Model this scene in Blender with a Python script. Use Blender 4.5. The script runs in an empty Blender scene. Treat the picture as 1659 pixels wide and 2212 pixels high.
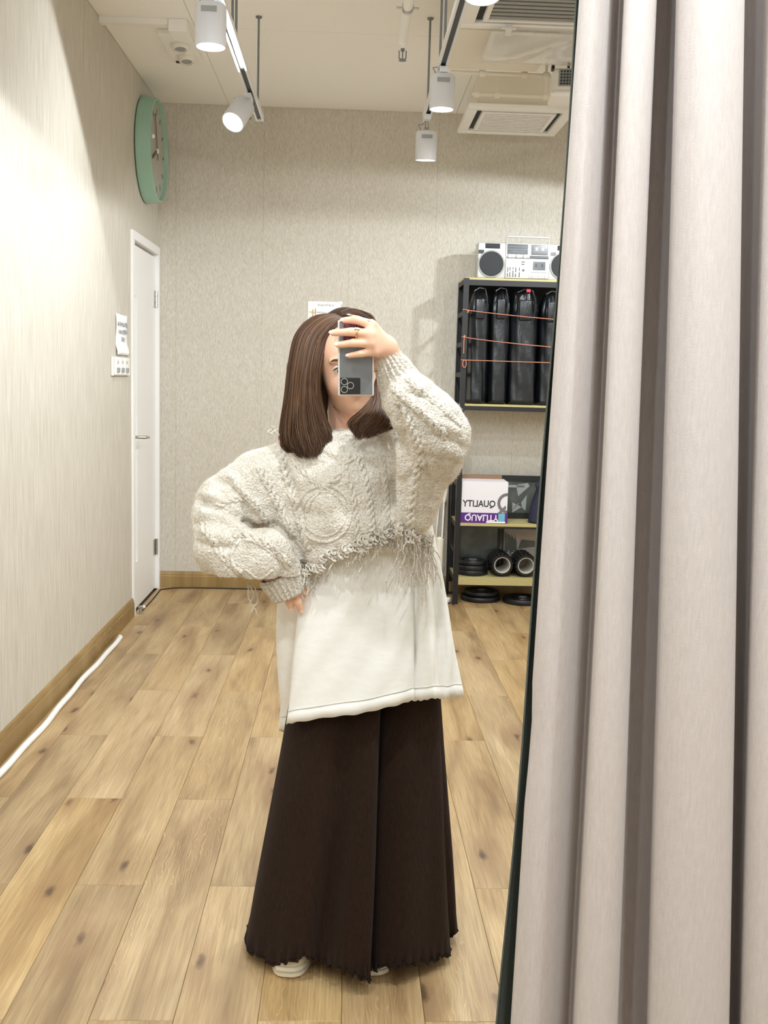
import bpy, bmesh, math, random
import numpy as np
from mathutils import Vector, Matrix, Euler
from mathutils.bvhtree import BVHTree
random.seed(7); np.random.seed(7)
S = bpy.context.scene
COL = S.collection
PI = math.pi

# ------------------------------------------------------------------ camera
F_PX, PITCH, YAW, ROLL, CAM_H = 2238.04, 0.128414, 0.037875, 0.027515, 1.36
cp, sp, cy, sy = math.cos(PITCH), math.sin(PITCH), math.cos(YAW), math.sin(YAW)
FW = Vector((sy*cp, cy*cp, -sp)); R0 = Vector((cy, -sy, 0)); U0 = R0.cross(FW)
RT = R0*math.cos(ROLL) + U0*math.sin(ROLL); UP = U0*math.cos(ROLL) - R0*math.sin(ROLL)
CAM = Vector((0, 0, CAM_H))
cd = bpy.data.cameras.new('camera'); cam = bpy.data.objects.new('camera', cd); COL.objects.link(cam)
cd.sensor_fit = 'HORIZONTAL'; cd.sensor_width = 36; cd.lens = F_PX*36/1659
cd.clip_start = 0.02; cd.clip_end = 60
cam.matrix_world = Matrix(((RT.x, UP.x, -FW.x, CAM.x), (RT.y, UP.y, -FW.y, CAM.y), (RT.z, UP.z, -FW.z, CAM.z), (0, 0, 0, 1)))
S.camera = cam

# ------------------------------------------------------------------ world and exposure
w = bpy.data.worlds.new('world'); S.world = w; w.use_nodes = True
w.node_tree.nodes['Background'].inputs[0].default_value = (0.9, 0.95, 1.0, 1)
w.node_tree.nodes['Background'].inputs[1].default_value = 0.05
S.view_settings.view_transform = 'Standard'; S.view_settings.look = 'None'
S.view_settings.exposure = 0.0; S.view_settings.gamma = 1; S.view_settings.use_curve_mapping = False
S.cycles.max_bounces = 14; S.cycles.diffuse_bounces = 10; S.cycles.glossy_bounces = 4
LAMP_W = 40.0          # watts of each track spotlight
LAMP_COL = (0.90, 0.962, 1.0)

# ------------------------------------------------------------------ where a direction of the photo meets a plane
def ray(x, y): return FW + RT*((x-829.5)/F_PX) - UP*((y-1106)/F_PX)
def P(x, y, Y): v = ray(x, y); return CAM + v*(Y/v.y)
def ppm(Y): return F_PX/Y

# ------------------------------------------------------------------ materials
def lin(c):
    return tuple(((v/255)/12.92 if v/255 <= .04045 else ((v/255+.055)/1.055)**2.4) for v in c)
MATS = {}
def mat(name, rgb, rough=.6, metal=0, bump=None, spec=.5, emit=0, var=None, alpha=1, trans=0, sheen=0, coords='Object'):
    """rgb in sRGB 0-255; bump=(scale, strength[, (sx,sy,sz)]); var=(scale, rgb2[, (sx,sy,sz)])"""
    if name in MATS: return MATS[name]
    m = bpy.data.materials.new(name); m.use_nodes = True; MATS[name] = m
    nt = m.node_tree; N = nt.nodes; L = nt.links; b = N['Principled BSDF']
    b.inputs['Base Color'].default_value = (*lin(rgb), 1); b.inputs['Roughness'].default_value = rough
    b.inputs['Metallic'].default_value = metal; b.inputs['Specular IOR Level'].default_value = spec
    b.inputs['Transmission Weight'].default_value = trans
    if sheen: b.inputs['Sheen Weight'].default_value = sheen; b.inputs['Sheen Roughness'].default_value = .5
    if alpha < 1: b.inputs['Alpha'].default_value = alpha
    if emit: b.inputs['Emission Color'].default_value = (*lin(rgb), 1); b.inputs['Emission Strength'].default_value = emit
    tc = N.new('ShaderNodeTexCoord')
    def coord(s):
        mp = N.new('ShaderNodeMapping'); L.new(tc.outputs[coords], mp.inputs[0]); mp.inputs['Scale'].default_value = s; return mp.outputs[0]
    if var:
        n = N.new('ShaderNodeTexNoise'); n.inputs['Scale'].default_value = var[0]; n.inputs['Detail'].default_value = 5
        L.new(coord(var[2] if len(var) > 2 else (1, 1, 1)), n.inputs[0])
        r = N.new('ShaderNodeValToRGB'); r.color_ramp.elements[0].position = .35; r.color_ramp.elements[1].position = .65
        r.color_ramp.elements[0].color = (*lin(rgb), 1); r.color_ramp.elements[1].color = (*lin(var[1]), 1)
        L.new(n.outputs[0], r.inputs[0]); L.new(r.outputs[0], b.inputs['Base Color'])
    if bump:
        n = N.new('ShaderNodeTexNoise'); n.inputs['Scale'].default_value = bump[0]; n.inputs['Detail'].default_value = 4
        L.new(coord(bump[2] if len(bump) > 2 else (1, 1, 1)), n.inputs[0])
        bp = N.new('ShaderNodeBump'); bp.inputs['Strength'].default_value = bump[1]; bp.inputs['Distance'].default_value = .004
        L.new(n.outputs[0], bp.inputs['Height']); L.new(bp.outputs[0], b.inputs['Normal'])
    return m

def nodes_of(name):
    m = bpy.data.materials.new(name); m.use_nodes = True; MATS[name] = m
    nt = m.node_tree; return m, nt.nodes, nt.links, nt.nodes['Principled BSDF']
def nnoise(N, L, vec, scale, detail=4, rough=.5, dist=0):
    n = N.new('ShaderNodeTexNoise'); n.inputs['Scale'].default_value = scale; n.inputs['Detail'].default_value = detail
    n.inputs['Roughness'].default_value = rough; n.inputs['Distortion'].default_value = dist; L.new(vec, n.inputs['Vector']); return n.outputs[0]
def nmap(N, L, vec, s):
    mp = N.new('ShaderNodeMapping'); L.new(vec, mp.inputs[0]); mp.inputs['Scale'].default_value = s; return mp.outputs[0]
def nramp(N, L, fac, stops):
    r = N.new('ShaderNodeValToRGB'); e = r.color_ramp.elements
    while len(e) < len(stops): e.new(.5)
    for i, (p, c) in enumerate(stops): e[i].position = p; e[i].color = (*lin(c), 1) if len(c) == 3 else c
    L.new(fac, r.inputs[0]); return r.outputs[0]
def nmix(N, L, fac, a, b, mode='MIX'):
    m = N.new('ShaderNodeMix'); m.data_type = 'RGBA'; m.blend_type = mode
    for k, v in ((0, fac), (6, a), (7, b)):
        if isinstance(v, (int, float)): m.inputs[k].default_value = v
        elif isinstance(v, tuple): m.inputs[k].default_value = (*lin(v), 1)
        else: L.new(v, m.inputs[k])
    return m.outputs[2]
def nmath(N, L, op, a, b=0.0):
    m = N.new('ShaderNodeMath'); m.operation = op
    for k, v in ((0, a), (1, b)):
        if isinstance(v, (int, float)): m.inputs[k].default_value = v
        else: L.new(v, m.inputs[k])
    return m.outputs[0]
def nbump(N, L, b, h, strength, dist=.004):
    bp = N.new('ShaderNodeBump'); bp.inputs['Strength'].default_value = strength; bp.inputs['Distance'].default_value = dist
    L.new(h, bp.inputs['Height']); L.new(bp.outputs[0], b.inputs['Normal'])

def wallpaper(name, streak, axis):
    m, N, L, b = nodes_of(name); tc = N.new('ShaderNodeTexCoord').outputs['Object']
    fib = nnoise(N, L, nmap(N, L, tc, streak), 1.0, 6, .65, .4)
    blot = nnoise(N, L, tc, 9, 4, .6)
    c = nramp(N, L, fib, [(.32, (178, 172, 160)), (.5, (199, 194, 183)), (.68, (216, 212, 203))])
    c2 = nmix(N, L, nmath(N, L, 'MULTIPLY', blot, .35), c, (200, 192, 176))
    sep = N.new('ShaderNodeSeparateXYZ'); L.new(tc, sep.inputs[0])
    fr = nmath(N, L, 'FRACT', nmath(N, L, 'DIVIDE', nmath(N, L, 'ADD', sep.outputs[axis], 10.612), .53))
    seam = nmath(N, L, 'LESS_THAN', fr, .005)                # butt joint of the wallpaper drops
    c3 = nmix(N, L, nmath(N, L, 'MULTIPLY', seam, .35), c2, (120, 114, 100))
    L.new(c3, b.inputs['Base Color']); b.inputs['Roughness'].default_value = .75
    nbump(N, L, b, fib, .35, .003)
    return m
def wood(name, tint, plank):
    m, N, L, b = nodes_of(name); tc = N.new('ShaderNodeTexCoord').outputs['Object']
    oi = N.new('ShaderNodeObjectInfo').outputs['Random']
    cmb = N.new('ShaderNodeCombineXYZ')
    L.new(nmath(N, L, 'MULTIPLY', oi, 37.0), cmb.inputs[0]); L.new(nmath(N, L, 'MULTIPLY', oi, 91.0), cmb.inputs[1])
    va = N.new('ShaderNodeVectorMath'); va.operation = 'ADD'; L.new(tc, va.inputs[0]); L.new(cmb.outputs[0], va.inputs[1])
    v = va.outputs[0]
    big = nnoise(N, L, nmap(N, L, v, (9, 1.3, 1)), 1.0, 3, .5, .5)
    fine = nnoise(N, L, nmap(N, L, v, (170, 5, 1)), 1.0, 5, .6)
    wv = N.new('ShaderNodeTexWave'); wv.wave_type = 'BANDS'; wv.bands_direction = 'X'
    wv.inputs['Scale'].default_value = 26; wv.inputs['Distortion'].default_value = 16; wv.inputs['Detail'].default_value = 2
    wv.inputs['Detail Scale'].default_value = .8; L.new(nmap(N, L, v, (1.6, .34, 1)), wv.inputs[0])
    a, c_, d = tint
    base = nramp(N, L, big, [(.3, a), (.5, c_), (.72, d)])
    fr_ = nramp(N, L, fine, [(.38, (0, 0, 0)), (.66, (255, 255, 255))])
    grain = nmix(N, L, nmath(N, L, 'MULTIPLY', fr_, .42), base, tuple(int(q*.80) for q in a))
    ring = nramp(N, L, wv.outputs[0], [(0, (0, 0, 0)), (.86, (0, 0, 0)), (1, (255, 255, 255))])
    patch = nramp(N, L, nnoise(N, L, nmap(N, L, v, (5, .9, 1)), 1.0, 2), [(.5, (0, 0, 0)), (.66, (255, 255, 255))])
    rg = nmath(N, L, 'MULTIPLY', nmath(N, L, 'MULTIPLY', ring, patch), .38)
    grain = nmix(N, L, rg, grain, tuple(min(255, int(q*1.12)) for q in d))
    if plank:
        vo = N.new('ShaderNodeTexVoronoi'); vo.voronoi_dimensions = '2D'; vo.inputs['Scale'].default_value = 1.0; L.new(nmap(N, L, v, (5.2, 1.75, 1)), vo.inputs['Vector'])
        nz = nnoise(N, L, nmap(N, L, v, (40, 14, 1)), 1.0, 3)
        kd = nmath(N, L, 'ADD', vo.outputs['Distance'], nmath(N, L, 'MULTIPLY', nmath(N, L, 'SUBTRACT', nz, .5), .16))
        halo = nramp(N, L, kd, [(.03, (255, 255, 255)), (.36, (0, 0, 0))])
        knot = nramp(N, L, kd, [(.015, (255, 255, 255)), (.075, (0, 0, 0))])
        sepc = N.new('ShaderNodeSeparateColor'); L.new(vo.outputs['Color'], sepc.inputs[0])
        has = nmath(N, L, 'GREATER_THAN', sepc.outputs[0], .30)
        grain = nmix(N, L, nmath(N, L, 'MULTIPLY', nmath(N, L, 'MULTIPLY', halo, has), .55), grain, (142, 106, 68))
        grain = nmix(N, L, nmath(N, L, 'MULTIPLY', nmath(N, L, 'MULTIPLY', knot, has), .85), grain, (84, 62, 46))
        hsv = N.new('ShaderNodeHueSaturation'); L.new(grain, hsv.inputs['Color'])
        L.new(nmath(N, L, 'ADD', nmath(N, L, 'MULTIPLY', oi, .16), .91), hsv.inputs['Value'])
        oi2 = nmath(N, L, 'FRACT', nmath(N, L, 'MULTIPLY', oi, 7.31))
        L.new(nmath(N, L, 'ADD', nmath(N, L, 'MULTIPLY', oi2, .14), .88), hsv.inputs['Saturation'])
        grain = hsv.outputs[0]
    L.new(grain, b.inputs['Base Color']); b.inputs['Roughness'].default_value = .42
    nbump(N, L, b, fine, .12, .002)
    return m
def fabric(name, rgb, rgb2, streak, fine, strength, rough=.9, sheen=.3):
    m, N, L, b = nodes_of(name); tc = N.new('ShaderNodeTexCoord').outputs['Object']
    f = nnoise(N, L, nmap(N, L, tc, streak), 1.0, 4, .6)
    c = nramp(N, L, f, [(.3, rgb), (.7, rgb2)])
    L.new(c, b.inputs['Base Color']); b.inputs['Roughness'].default_value = rough; b.inputs['Specular IOR Level'].default_value = .25
    b.inputs['Sheen Weight'].default_value = sheen; b.inputs['Sheen Roughness'].default_value = .5
    g = nnoise(N, L, nmap(N, L, tc, fine), 1.0, 3, .6)
    nbump(N, L, b, g, strength, .003)
    return m

M_wl = wallpaper('wallpaper_left', (90, 130, 5), 1)
M_wb = wallpaper('wallpaper_back', (210, 210, 46), 0)
M_floor = wood('oak_plank', ((146, 115, 74), (186, 155, 107), (206, 177, 129)), True)
M_base = wood('skirting_wood', ((134, 106, 62), (156, 128, 80), (172, 145, 98)), False)
M_ceil = mat('ceiling_paint', (243, 243, 241), .9, bump=(60, .05))
M_white = mat('white_paint', (238, 238, 236), .45)
M_frame = mat('door_paint', (240, 240, 240), .4)
M_plain = mat('plain_wall', (240, 239, 236), .9)
M_black = mat('black_metal', (16, 16, 18), .5)
M_steel = mat('steel', (190, 188, 184), .28, 1)
M_track = mat('track_white', (225, 228, 232), .35)
M_trackd = mat('track_dark', (70, 76, 86), .5)
M_rod = mat('rod_grey', (120, 124, 130), .5)
M_glow = mat('lamp_glow', (255, 250, 238), .5, emit=14)
M_green = mat('mint_paint', (148, 186, 168), .4)
M_plastic = mat('white_plastic', (228, 226, 220), .4)
M_cream = mat('cream_plastic', (226, 221, 208), .5)
M_dark = mat('dark_slot', (52, 54, 58), .8)
M_grey = mat('grey_grille', (150, 152, 150), .6)
M_ply = mat('shelf_board', (190, 178, 126), .6, var=(30, (172, 160, 106), (1, 20, 40)))

# ------------------------------------------------------------------ mesh building
BASE = {}
class MB:
    def __init__(s): s.v = []; s.f = []; s.mi = []
    def add(s, vs, fs, mi=0):
        o = len(s.v); s.v += [tuple(q) for q in vs]; s.f += [tuple(i+o for i in f) for f in fs]; s.mi += [mi]*len(fs); return s
    def box(s, x0, x1, y0, y1, z0, z1, M=None, mi=0):
        vs = [Vector((x, y, z)) for z in (z0, z1) for y in (y0, y1) for x in (x0, x1)]
        if M is not None: vs = [M @ v for v in vs]
        return s.add(vs, [(0, 2, 3, 1), (4, 5, 7, 6), (0, 1, 5, 4), (2, 6, 7, 3), (0, 4, 6, 2), (1, 3, 7, 5)], mi)
    def rbox(s, x0, x1, y0, y1, z0, z1, r=.005, M=None, mi=0, seg=3):
        bm = bmesh.new(); bmesh.ops.create_cube(bm, size=1)
        for v in bm.verts: v.co = Vector(((x0+x1)/2+v.co.x*(x1-x0), (y0+y1)/2+v.co.y*(y1-y0), (z0+z1)/2+v.co.z*(z1-z0)))
        bmesh.ops.bevel(bm, geom=list(bm.edges), offset=r, segments=seg, affect='EDGES', profile=.5)
        bm.verts.ensure_lookup_table()
        vs = [v.co.copy() for v in bm.verts]
        if M is not None: vs = [M @ v for v in vs]
        fs = [tuple(v.index for v in f.verts) for f in bm.faces]; bm.free(); return s.add(vs, fs, mi)
    def tube(s, pts, rad, n=8, caps=True, mi=0):
        pts = [Vector(p) for p in pts]; m = len(pts)
        if not hasattr(rad, '__len__'): rad = [rad]*m
        t0 = (pts[1]-pts[0]).normalized(); a = Vector((0, 0, 1)) if abs(t0.z) < .9 else Vector((1, 0, 0)); u = t0.cross(a).normalized(); vs = []
        for i, p in enumerate(pts):
            t = (pts[min(i+1, m-1)]-pts[max(i-1, 0)])
            t = t.normalized() if t.length > 1e-9 else t0
            u = (u-t*u.dot(t)); u = u.normalized() if u.length > 1e-6 else t.orthogonal().normalized()
            w_ = t.cross(u)
            for k in range(n):
                q = 2*PI*k/n; vs.append(p+(u*math.cos(q)+w_*math.sin(q))*rad[i])
        fs = [(i*n+k, i*n+(k+1) % n, (i+1)*n+(k+1) % n, (i+1)*n+k) for i in range(m-1) for k in range(n)]
        if caps: fs += [tuple(range(n))[::-1], tuple((m-1)*n+k for k in range(n))]
        return s.add(vs, fs, mi)
    def lathe(s, prof, M=None, n=32, mi=0, closed=False):
        """prof: (r, z) points about local z"""
        m = len(prof); vs = []
        for r, z in prof:
            for k in range(n): vs.append(Vector((r*math.cos(2*PI*k/n), r*math.sin(2*PI*k/n), z)))
        if M is not None: vs = [M @ v for v in vs]
        fs = [(i*n+k, i*n+(k+1) % n, (i+1)*n+(k+1) % n, (i+1)*n+k) for i in range(m-1) for k in range(n)]
        if closed: fs += [((m-1)*n+k, (m-1)*n+(k+1) % n, (k+1) % n, k) for k in range(n)]
        else: fs += [tuple(range(n))[::-1], tuple((m-1)*n+k for k in range(n))]
        return s.add(vs, fs, mi)
    def prism(s, poly, M, t, mi=0):
        """polygon in local xy extruded by t in z, then placed by M"""
        n = len(poly); vs = [M @ Vector((x, y, 0)) for x, y in poly]+[M @ Vector((x, y, t)) for x, y in poly]
        fs = [tuple(range(n))[::-1], tuple(range(n, 2*n))]+[(i, (i+1) % n, n+(i+1) % n, n+i) for i in range(n)]
        return s.add(vs, fs, mi)
    def loft(s, rings, caps=True, closed=True, mi=0):
        n = len(rings[0]); m = len(rings); vs = [p for r in rings for p in r]
        kk = n if closed else n-1
        fs = [(i*n+k, i*n+(k+1) % n, (i+1)*n+(k+1) % n, (i+1)*n+k) for i in range(m-1) for k in range(kk)]
        if caps and closed: fs += [tuple(range(n))[::-1], tuple((m-1)*n+k for k in range(n))]
        return s.add(vs, fs, mi)
    def ell(s, c, r, M=None, n=16, mi=0):
        prof = [(max(1e-4, math.sin(PI*i/(n//2))), -math.cos(PI*i/(n//2))) for i in range(n//2+1)]
        T = Matrix.Translation(c) @ (M.to_4x4() if M is not None else Matrix()) @ Matrix.Diagonal((*r, 1))
        return s.lathe(prof, T, n, mi)
    def build(s, name, m, parent=None, smooth=False, recalc=True):
        me = bpy.data.meshes.new(name); b = BASE.get(parent.name, Vector()) if parent else Vector()
        me.from_pydata([(v[0]-b.x, v[1]-b.y, v[2]-b.z) for v in s.v], [], s.f)
        ms = m if isinstance(m, (list, tuple)) else [m]
        for q in ms: me.materials.append(q)
        if len(ms) > 1: me.polygons.foreach_set('material_index', s.mi)
        if recalc:
            bm = bmesh.new(); bm.from_mesh(me); bmesh.ops.recalc_face_normals(bm, faces=bm.faces); bm.to_mesh(me); bm.free()
        if smooth:
            me.shade_smooth()
            if smooth != 'all': me.set_sharp_from_angle(angle=math.radians(40))
        o = bpy.data.objects.new(name, me); COL.objects.link(o)
        if parent: o.parent = parent; BASE[o.name] = b
        else: BASE[o.name] = Vector()
        return o
def tag(o, label=None, cat=None, group=None, kind=None):
    if label: o['label'] = label
    if cat: o['category'] = cat
    if group: o['group'] = group
    if kind: o['kind'] = kind
    return o
def thing(name, loc, label, cat, group=None):
    o = bpy.data.objects.new(name, None); COL.objects.link(o); o.location = loc; o.empty_display_size = .05
    BASE[o.name] = Vector(loc); return tag(o, label, cat, group)
def struct(name, mb, m, smooth=False): return tag(mb.build(name, m, None, smooth), kind='structure')
def axis_M(o, d, up=None):
    """matrix whose local z runs along d from o"""
    d = Vector(d).normalized(); q = d.to_track_quat('Z', 'Y'); return Matrix.Translation(o) @ q.to_matrix().to_4x4()
FRONT = lambda o: Matrix.Translation(o) @ Matrix(((1, 0, 0, 0), (0, 0, -1, 0), (0, 1, 0, 0), (0, 0, 0, 1)))   # local x->X, y->Z, z->-Y
def text_mesh(txt, size, M, t=.0006, xs=1.0):
    c = bpy.data.curves.new('t', 'FONT'); c.body = txt; c.size = size; c.align_x = 'CENTER'; c.align_y = 'CENTER'; c.extrude = t/2; c.offset = size*.018; c.resolution_u = 3
    o = bpy.data.objects.new('t', c); COL.objects.link(o); bpy.context.view_layer.update()
    me = bpy.data.meshes.new_from_object(o.evaluated_get(bpy.context.evaluated_depsgraph_get()))
    mb = MB(); mb.add([M @ Vector((v.co.x*xs, v.co.y, v.co.z)) for v in me.vertices], [tuple(p.vertices) for p in me.polygons])
    bpy.data.objects.remove(o); bpy.data.curves.remove(c); bpy.data.meshes.remove(me); return mb

# ------------------------------------------------------------------ room shell
XL, YB, XR, YF, HC = -1.178, 6.54, 3.0, -1.6, 2.966
struct('wall_left', MB().box(XL-.1, XL, YF-.1, 5.725, 0, HC).box(XL-.1, XL, 5.725, YB, 2.108, HC), M_wl)
struct('wall_back', MB().box(XL-.1, XR+.1, YB, YB+.1, 0, HC), M_wb)
struct('wall_right', MB().box(XR, XR+.1, YF, YB, 0, HC), M_plain)
struct('wall_front', MB().box(XL, XR, YF-.1, YF, 0, HC), M_plain)
ceil = struct('ceiling', MB().box(XL-.1, XR+.1, YF-.1, YB+.1, HC+.012, HC+.12), M_ceil)
for x0, x1, y0, y1 in ((XL, -.753, YF, YB), (-.753, .62, YF, 5.13), (-.753, .62, 5.13, YB), (.62, XR, YF, 5.13), (.62, XR, 5.13, YB)):
    MB().box(x0+.0015, x1-.0015, y0+.0015, y1-.0015, HC, HC+.012).build('ceiling_panel', M_ceil, ceil)
floor = struct('floor', MB().box(XL-.1, XR+.1, YF-.1, YB+.1, -.1, -.012), mat('floor_slab', (90, 72, 48), .8))
PWI, PLE = .178, 1.155
k = 0
pm = {}
for ci in range(-7, 20):
    xr = .017+PWI*ci; xl = xr-PWI
    # staggered joints: every second row is shifted by half a plank
    ph = 2.05 if ci % 2 == 0 else 2.635
    if xr < XL+.01 or xl > XR: continue
    xa, xb = max(xl, XL), min(xr, XR)
    y = ph-4*PLE
    while y < YB:
        ya, yb = max(y, YF), min(y+PLE, YB)
        if yb-ya > .02:
            key = (round(xb-xa, 3), round(yb-ya, 3))
            if key not in pm:
                wx, wy = (xb-xa)/2-.0004, (yb-ya)/2-.0004; c = .0012
                mb = MB(); mb.add([(-wx, -wy, -.012), (wx, -wy, -.012), (wx, wy, -.012), (-wx, wy, -.012), (-wx, -wy, -c), (wx, -wy, -c), (wx, wy, -c), (-wx, wy, -c),
                                   (-wx+c, -wy+c, 0), (wx-c, -wy+c, 0), (wx-c, wy-c, 0), (-wx+c, wy-c, 0)],
                                  [(3, 2, 1, 0), (8, 9, 10, 11)]+[(i, (i+1) % 4, 4+(i+1) % 4, 4+i) for i in range(4)]+[(4+i, 4+(i+1) % 4, 8+(i+1) % 4, 8+i) for i in range(4)])
                me = bpy.data.meshes.new('plank'); me.from_pydata(mb.v, [], mb.f); me.materials.append(M_floor); pm[key] = me
            o = bpy.data.objects.new('plank', pm[key]); COL.objects.link(o); o.parent = floor; o.location = ((xa+xb)/2, (ya+yb)/2, 0)
        y += PLE
# skirting boards
def skirting(name, x0, x1, y0, y1, inward):
    h = .106; mb = MB(); ax = inward
    prof = [(0, 0), (.014, 0), (.014, .074), (.011, .080), (.011, .088), (.006, .1), (0, .106)]
    if ax == 'x': rings = [[(x0+a, y, b) for a, b in prof] for y in (y0, y1)]
    else: rings = [[(x, y0-a, b) for a, b in prof] for x in (x0, x1)]
    mb.loft(rings); return struct(name, mb, M_base)
skirting('baseboard_left', XL, XL, YF, 5.722, 'x')
skirting('baseboard_back', XL+.004, XR, YB, YB, 'y')

# door in the left wall, by the corner
door = tag(MB().box(XL-.09, XL+.012, 5.722, 5.770, 0, 2.112).box(XL-.09, XL+.012, 6.492, 6.536, 0, 2.112).box(XL-.09, XL+.012, 5.770, 6.492, 2.066, 2.112).build('door_1', M_frame), kind='structure')
leaf = MB().box(XL-.05, XL-.012, 5.773, 5.885, .008, 2.050).box(XL-.05, XL-.012, 5.945, 6.489, .008, 2.050).box(XL-.05, XL-.012, 5.885, 5.945, .008, .275).box(XL-.05, XL-.012, 5.885, 5.945, 1.778, 2.050).build('door_leaf', M_frame, door)
MB().box(XL-.05, XL-.04, 5.885, 5.945, .275, 1.778).build('vision_panel', mat('door_glass', (226, 228, 226), .15), leaf)
MB().box(XL-.09, XL-.05, 5.772, 6.490, 2.0535, 2.064).build('door_stop_strip', mat('rebate_brown', (120, 100, 84), .7), door)
for z in (1.80, .27):
    mb = MB().box(XL-.012, XL-.009, 6.43, 6.487, z-.05, z+.05)
    for q in (-.034, 0, .034): mb.lathe([(.008, -.0155), (.008, .0155)], Matrix.Translation((XL-.003, 6.489, z+q)), 12)
    mb.build('hinge', M_steel, door)
hd = MB().lathe([(.026, 0), (.026, .006), (.022, .010)], axis_M((XL-.012, 5.826, .996), (1, 0, 0)), 24).build('handle_rose', M_steel, leaf, True)
hl = MB().tube([(XL-.004, 5.826, .996), (XL+.038, 5.826, .996), (XL+.05, 5.832, .996), (XL+.052, 5.90, .992), (XL+.050, 5.955, .988)], [.009, .009, .010, .009, .008], 12)
hl.build('lever_handle', M_steel, leaf, True)
ds = thing('door_stopper', (XL+.02, 5.79, 0), 'small steel door stopper on the floor at the foot of the white door', 'door stopper')
MB().lathe([(.017, 0), (.017, .004), (.009, .008), (.009, .03), (.014, .034), (.014, .044)], Matrix.Translation((XL+.035, 5.79, 0)), 20).build('post', M_steel, ds, True)
MB().tube([(XL+.035, 5.79, .036), (XL+.06, 5.795, .040)], [.007, .010], 12).build('rubber_tip', M_white, ds, True)

# ------------------------------------------------------------------ lighting tracks and spotlights
def track(x, y0, y1, z, rods, label):
    t = thing('lighting_track', (x, (y0+y1)/2, z), label, 'light track', 'suspended light tracks')
    MB().box(x-.018, x-.010, y0, y1, z-.012, z+.012).box(x+.010, x+.018, y0, y1, z-.012, z+.012).box(x-.010, x+.010, y0, y1, z+.004, z+.012).build('rail', M_track, t)
    MB().box(x-.010, x+.010, y0+.002, y1-.002, z-.004, z+.004).build('slot', M_trackd, t)
    for yy in (y0, y1): MB().box(x-.019, x+.019, yy-.008, yy+.008, z-.013, z+.013).build('end_cap', M_track, t)
    for yr in rods:
        r = MB().tube([(x, yr, z+.012), (x, yr, HC-.006)], .0048, 8).build('hanging_rod', M_rod, t, True)
        MB().lathe([(.014, 0), (.014, .006)], Matrix.Translation((x, yr, HC-.0065)), 14).build('ceiling_cup', M_rod, r, True)
    return t
TZ = 2.55
track(-.44, -.9, 5.06, TZ, (4.95, 4.02, 3.90, 2.1, .2), 'white suspended light track nearer the papered left wall')
track(.332, 1.42, 4.90, TZ, (4.88, 4.25, 4.05, 2.2), 'white suspended light track in front of the ceiling air conditioners')
track(.332, -.9, .92, TZ, (.6, -.5), 'short white suspended light track on the near side of the curtain')
M_lampbody = mat('lamp_body', (214, 216, 222), .4)
def spotlight(x, y, ztop, label, aim=(0, 0, -1), r=.048, h=.125, power=1.0, shift=(0, 0, 0)):
    g = 'track spotlights'
    t = thing('track_spotlight', (x, y, TZ-.012), label, 'spotlight', g)
    a = Vector(aim).normalized(); top = Vector((x, y, ztop))+Vector(shift)
    MB().rbox(x-.015, x+.015, y-.05, y+.05, TZ-.034, TZ-.0125, .003).build('adapter', M_track, t)
    MB().tube([(x, y, TZ-.033), (x, y, (TZ-.033+ztop)/2), top+a*.012], [.009, .009, .009], 10).lathe([(.014, -.010), (.014, .010)], axis_M(top-a*.004, (1, 0, 0)), 14).build('knuckle', M_steel, t, True)
    M = axis_M(top, a)
    b = MB().lathe([(r*.9, 0), (r, .006), (r, h), (r-.004, h), (r-.004, h-.010), (.02, h-.012)], M, 40).build('body', M_lampbody, t, True)
    MB().lathe([(r-.0045, h-.009), (r-.0045, h-.006)], M, 40).build('lens', M_glow, b)
    MB().box(-.5*r, .5*r, -.0007, .0007, 0, .016, M @ Matrix.Translation((0, -r-.0006, .018))).build('rating_label', M_grey, b)
    MB().tube([top+Vector((-.028, -.02, .0)), top+Vector((-.04, -.02, .022)), top+Vector((-.02, -.01, .028)), (x, y, TZ-.03)], .002, 6).build('power_lead', M_rod, t, True)
    ld = bpy.data.lights.new('spot_light', 'SPOT'); ld.shadow_soft_size = .03; ld.spot_size = math.radians(171); ld.spot_blend = .10; ld.energy = LAMP_W*power; ld.color = LAMP_COL
    lo = bpy.data.objects.new('spot_light', ld); COL.objects.link(lo)
    lo.matrix_world = Matrix.Translation(top+a*(h+.002)) @ (-a).to_track_quat('Z', 'Y').to_matrix().to_4x4()
    return t
spotlight(-.449, 3.39, 2.488, 'large cylindrical white spotlight hanging straight down, nearest in view on the left track', power=.68)
spotlight(-.45, 4.62, 2.50, 'white spotlight tilted towards the viewer, glaring, at the far end of the left track', aim=(-.32, -.62, -.72), shift=(-.015, -.03, -.01), power=.8)
spotlight(.336, 4.14, 2.515, 'white cylinder spotlight hanging in front of the cream duct on the right track', aim=(0, .02, -1))
spotlight(.33, 4.86, 2.472, 'smaller-looking white cylinder spotlight at the far end of the right track', aim=(0, .12, -1), power=1.3)
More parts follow.
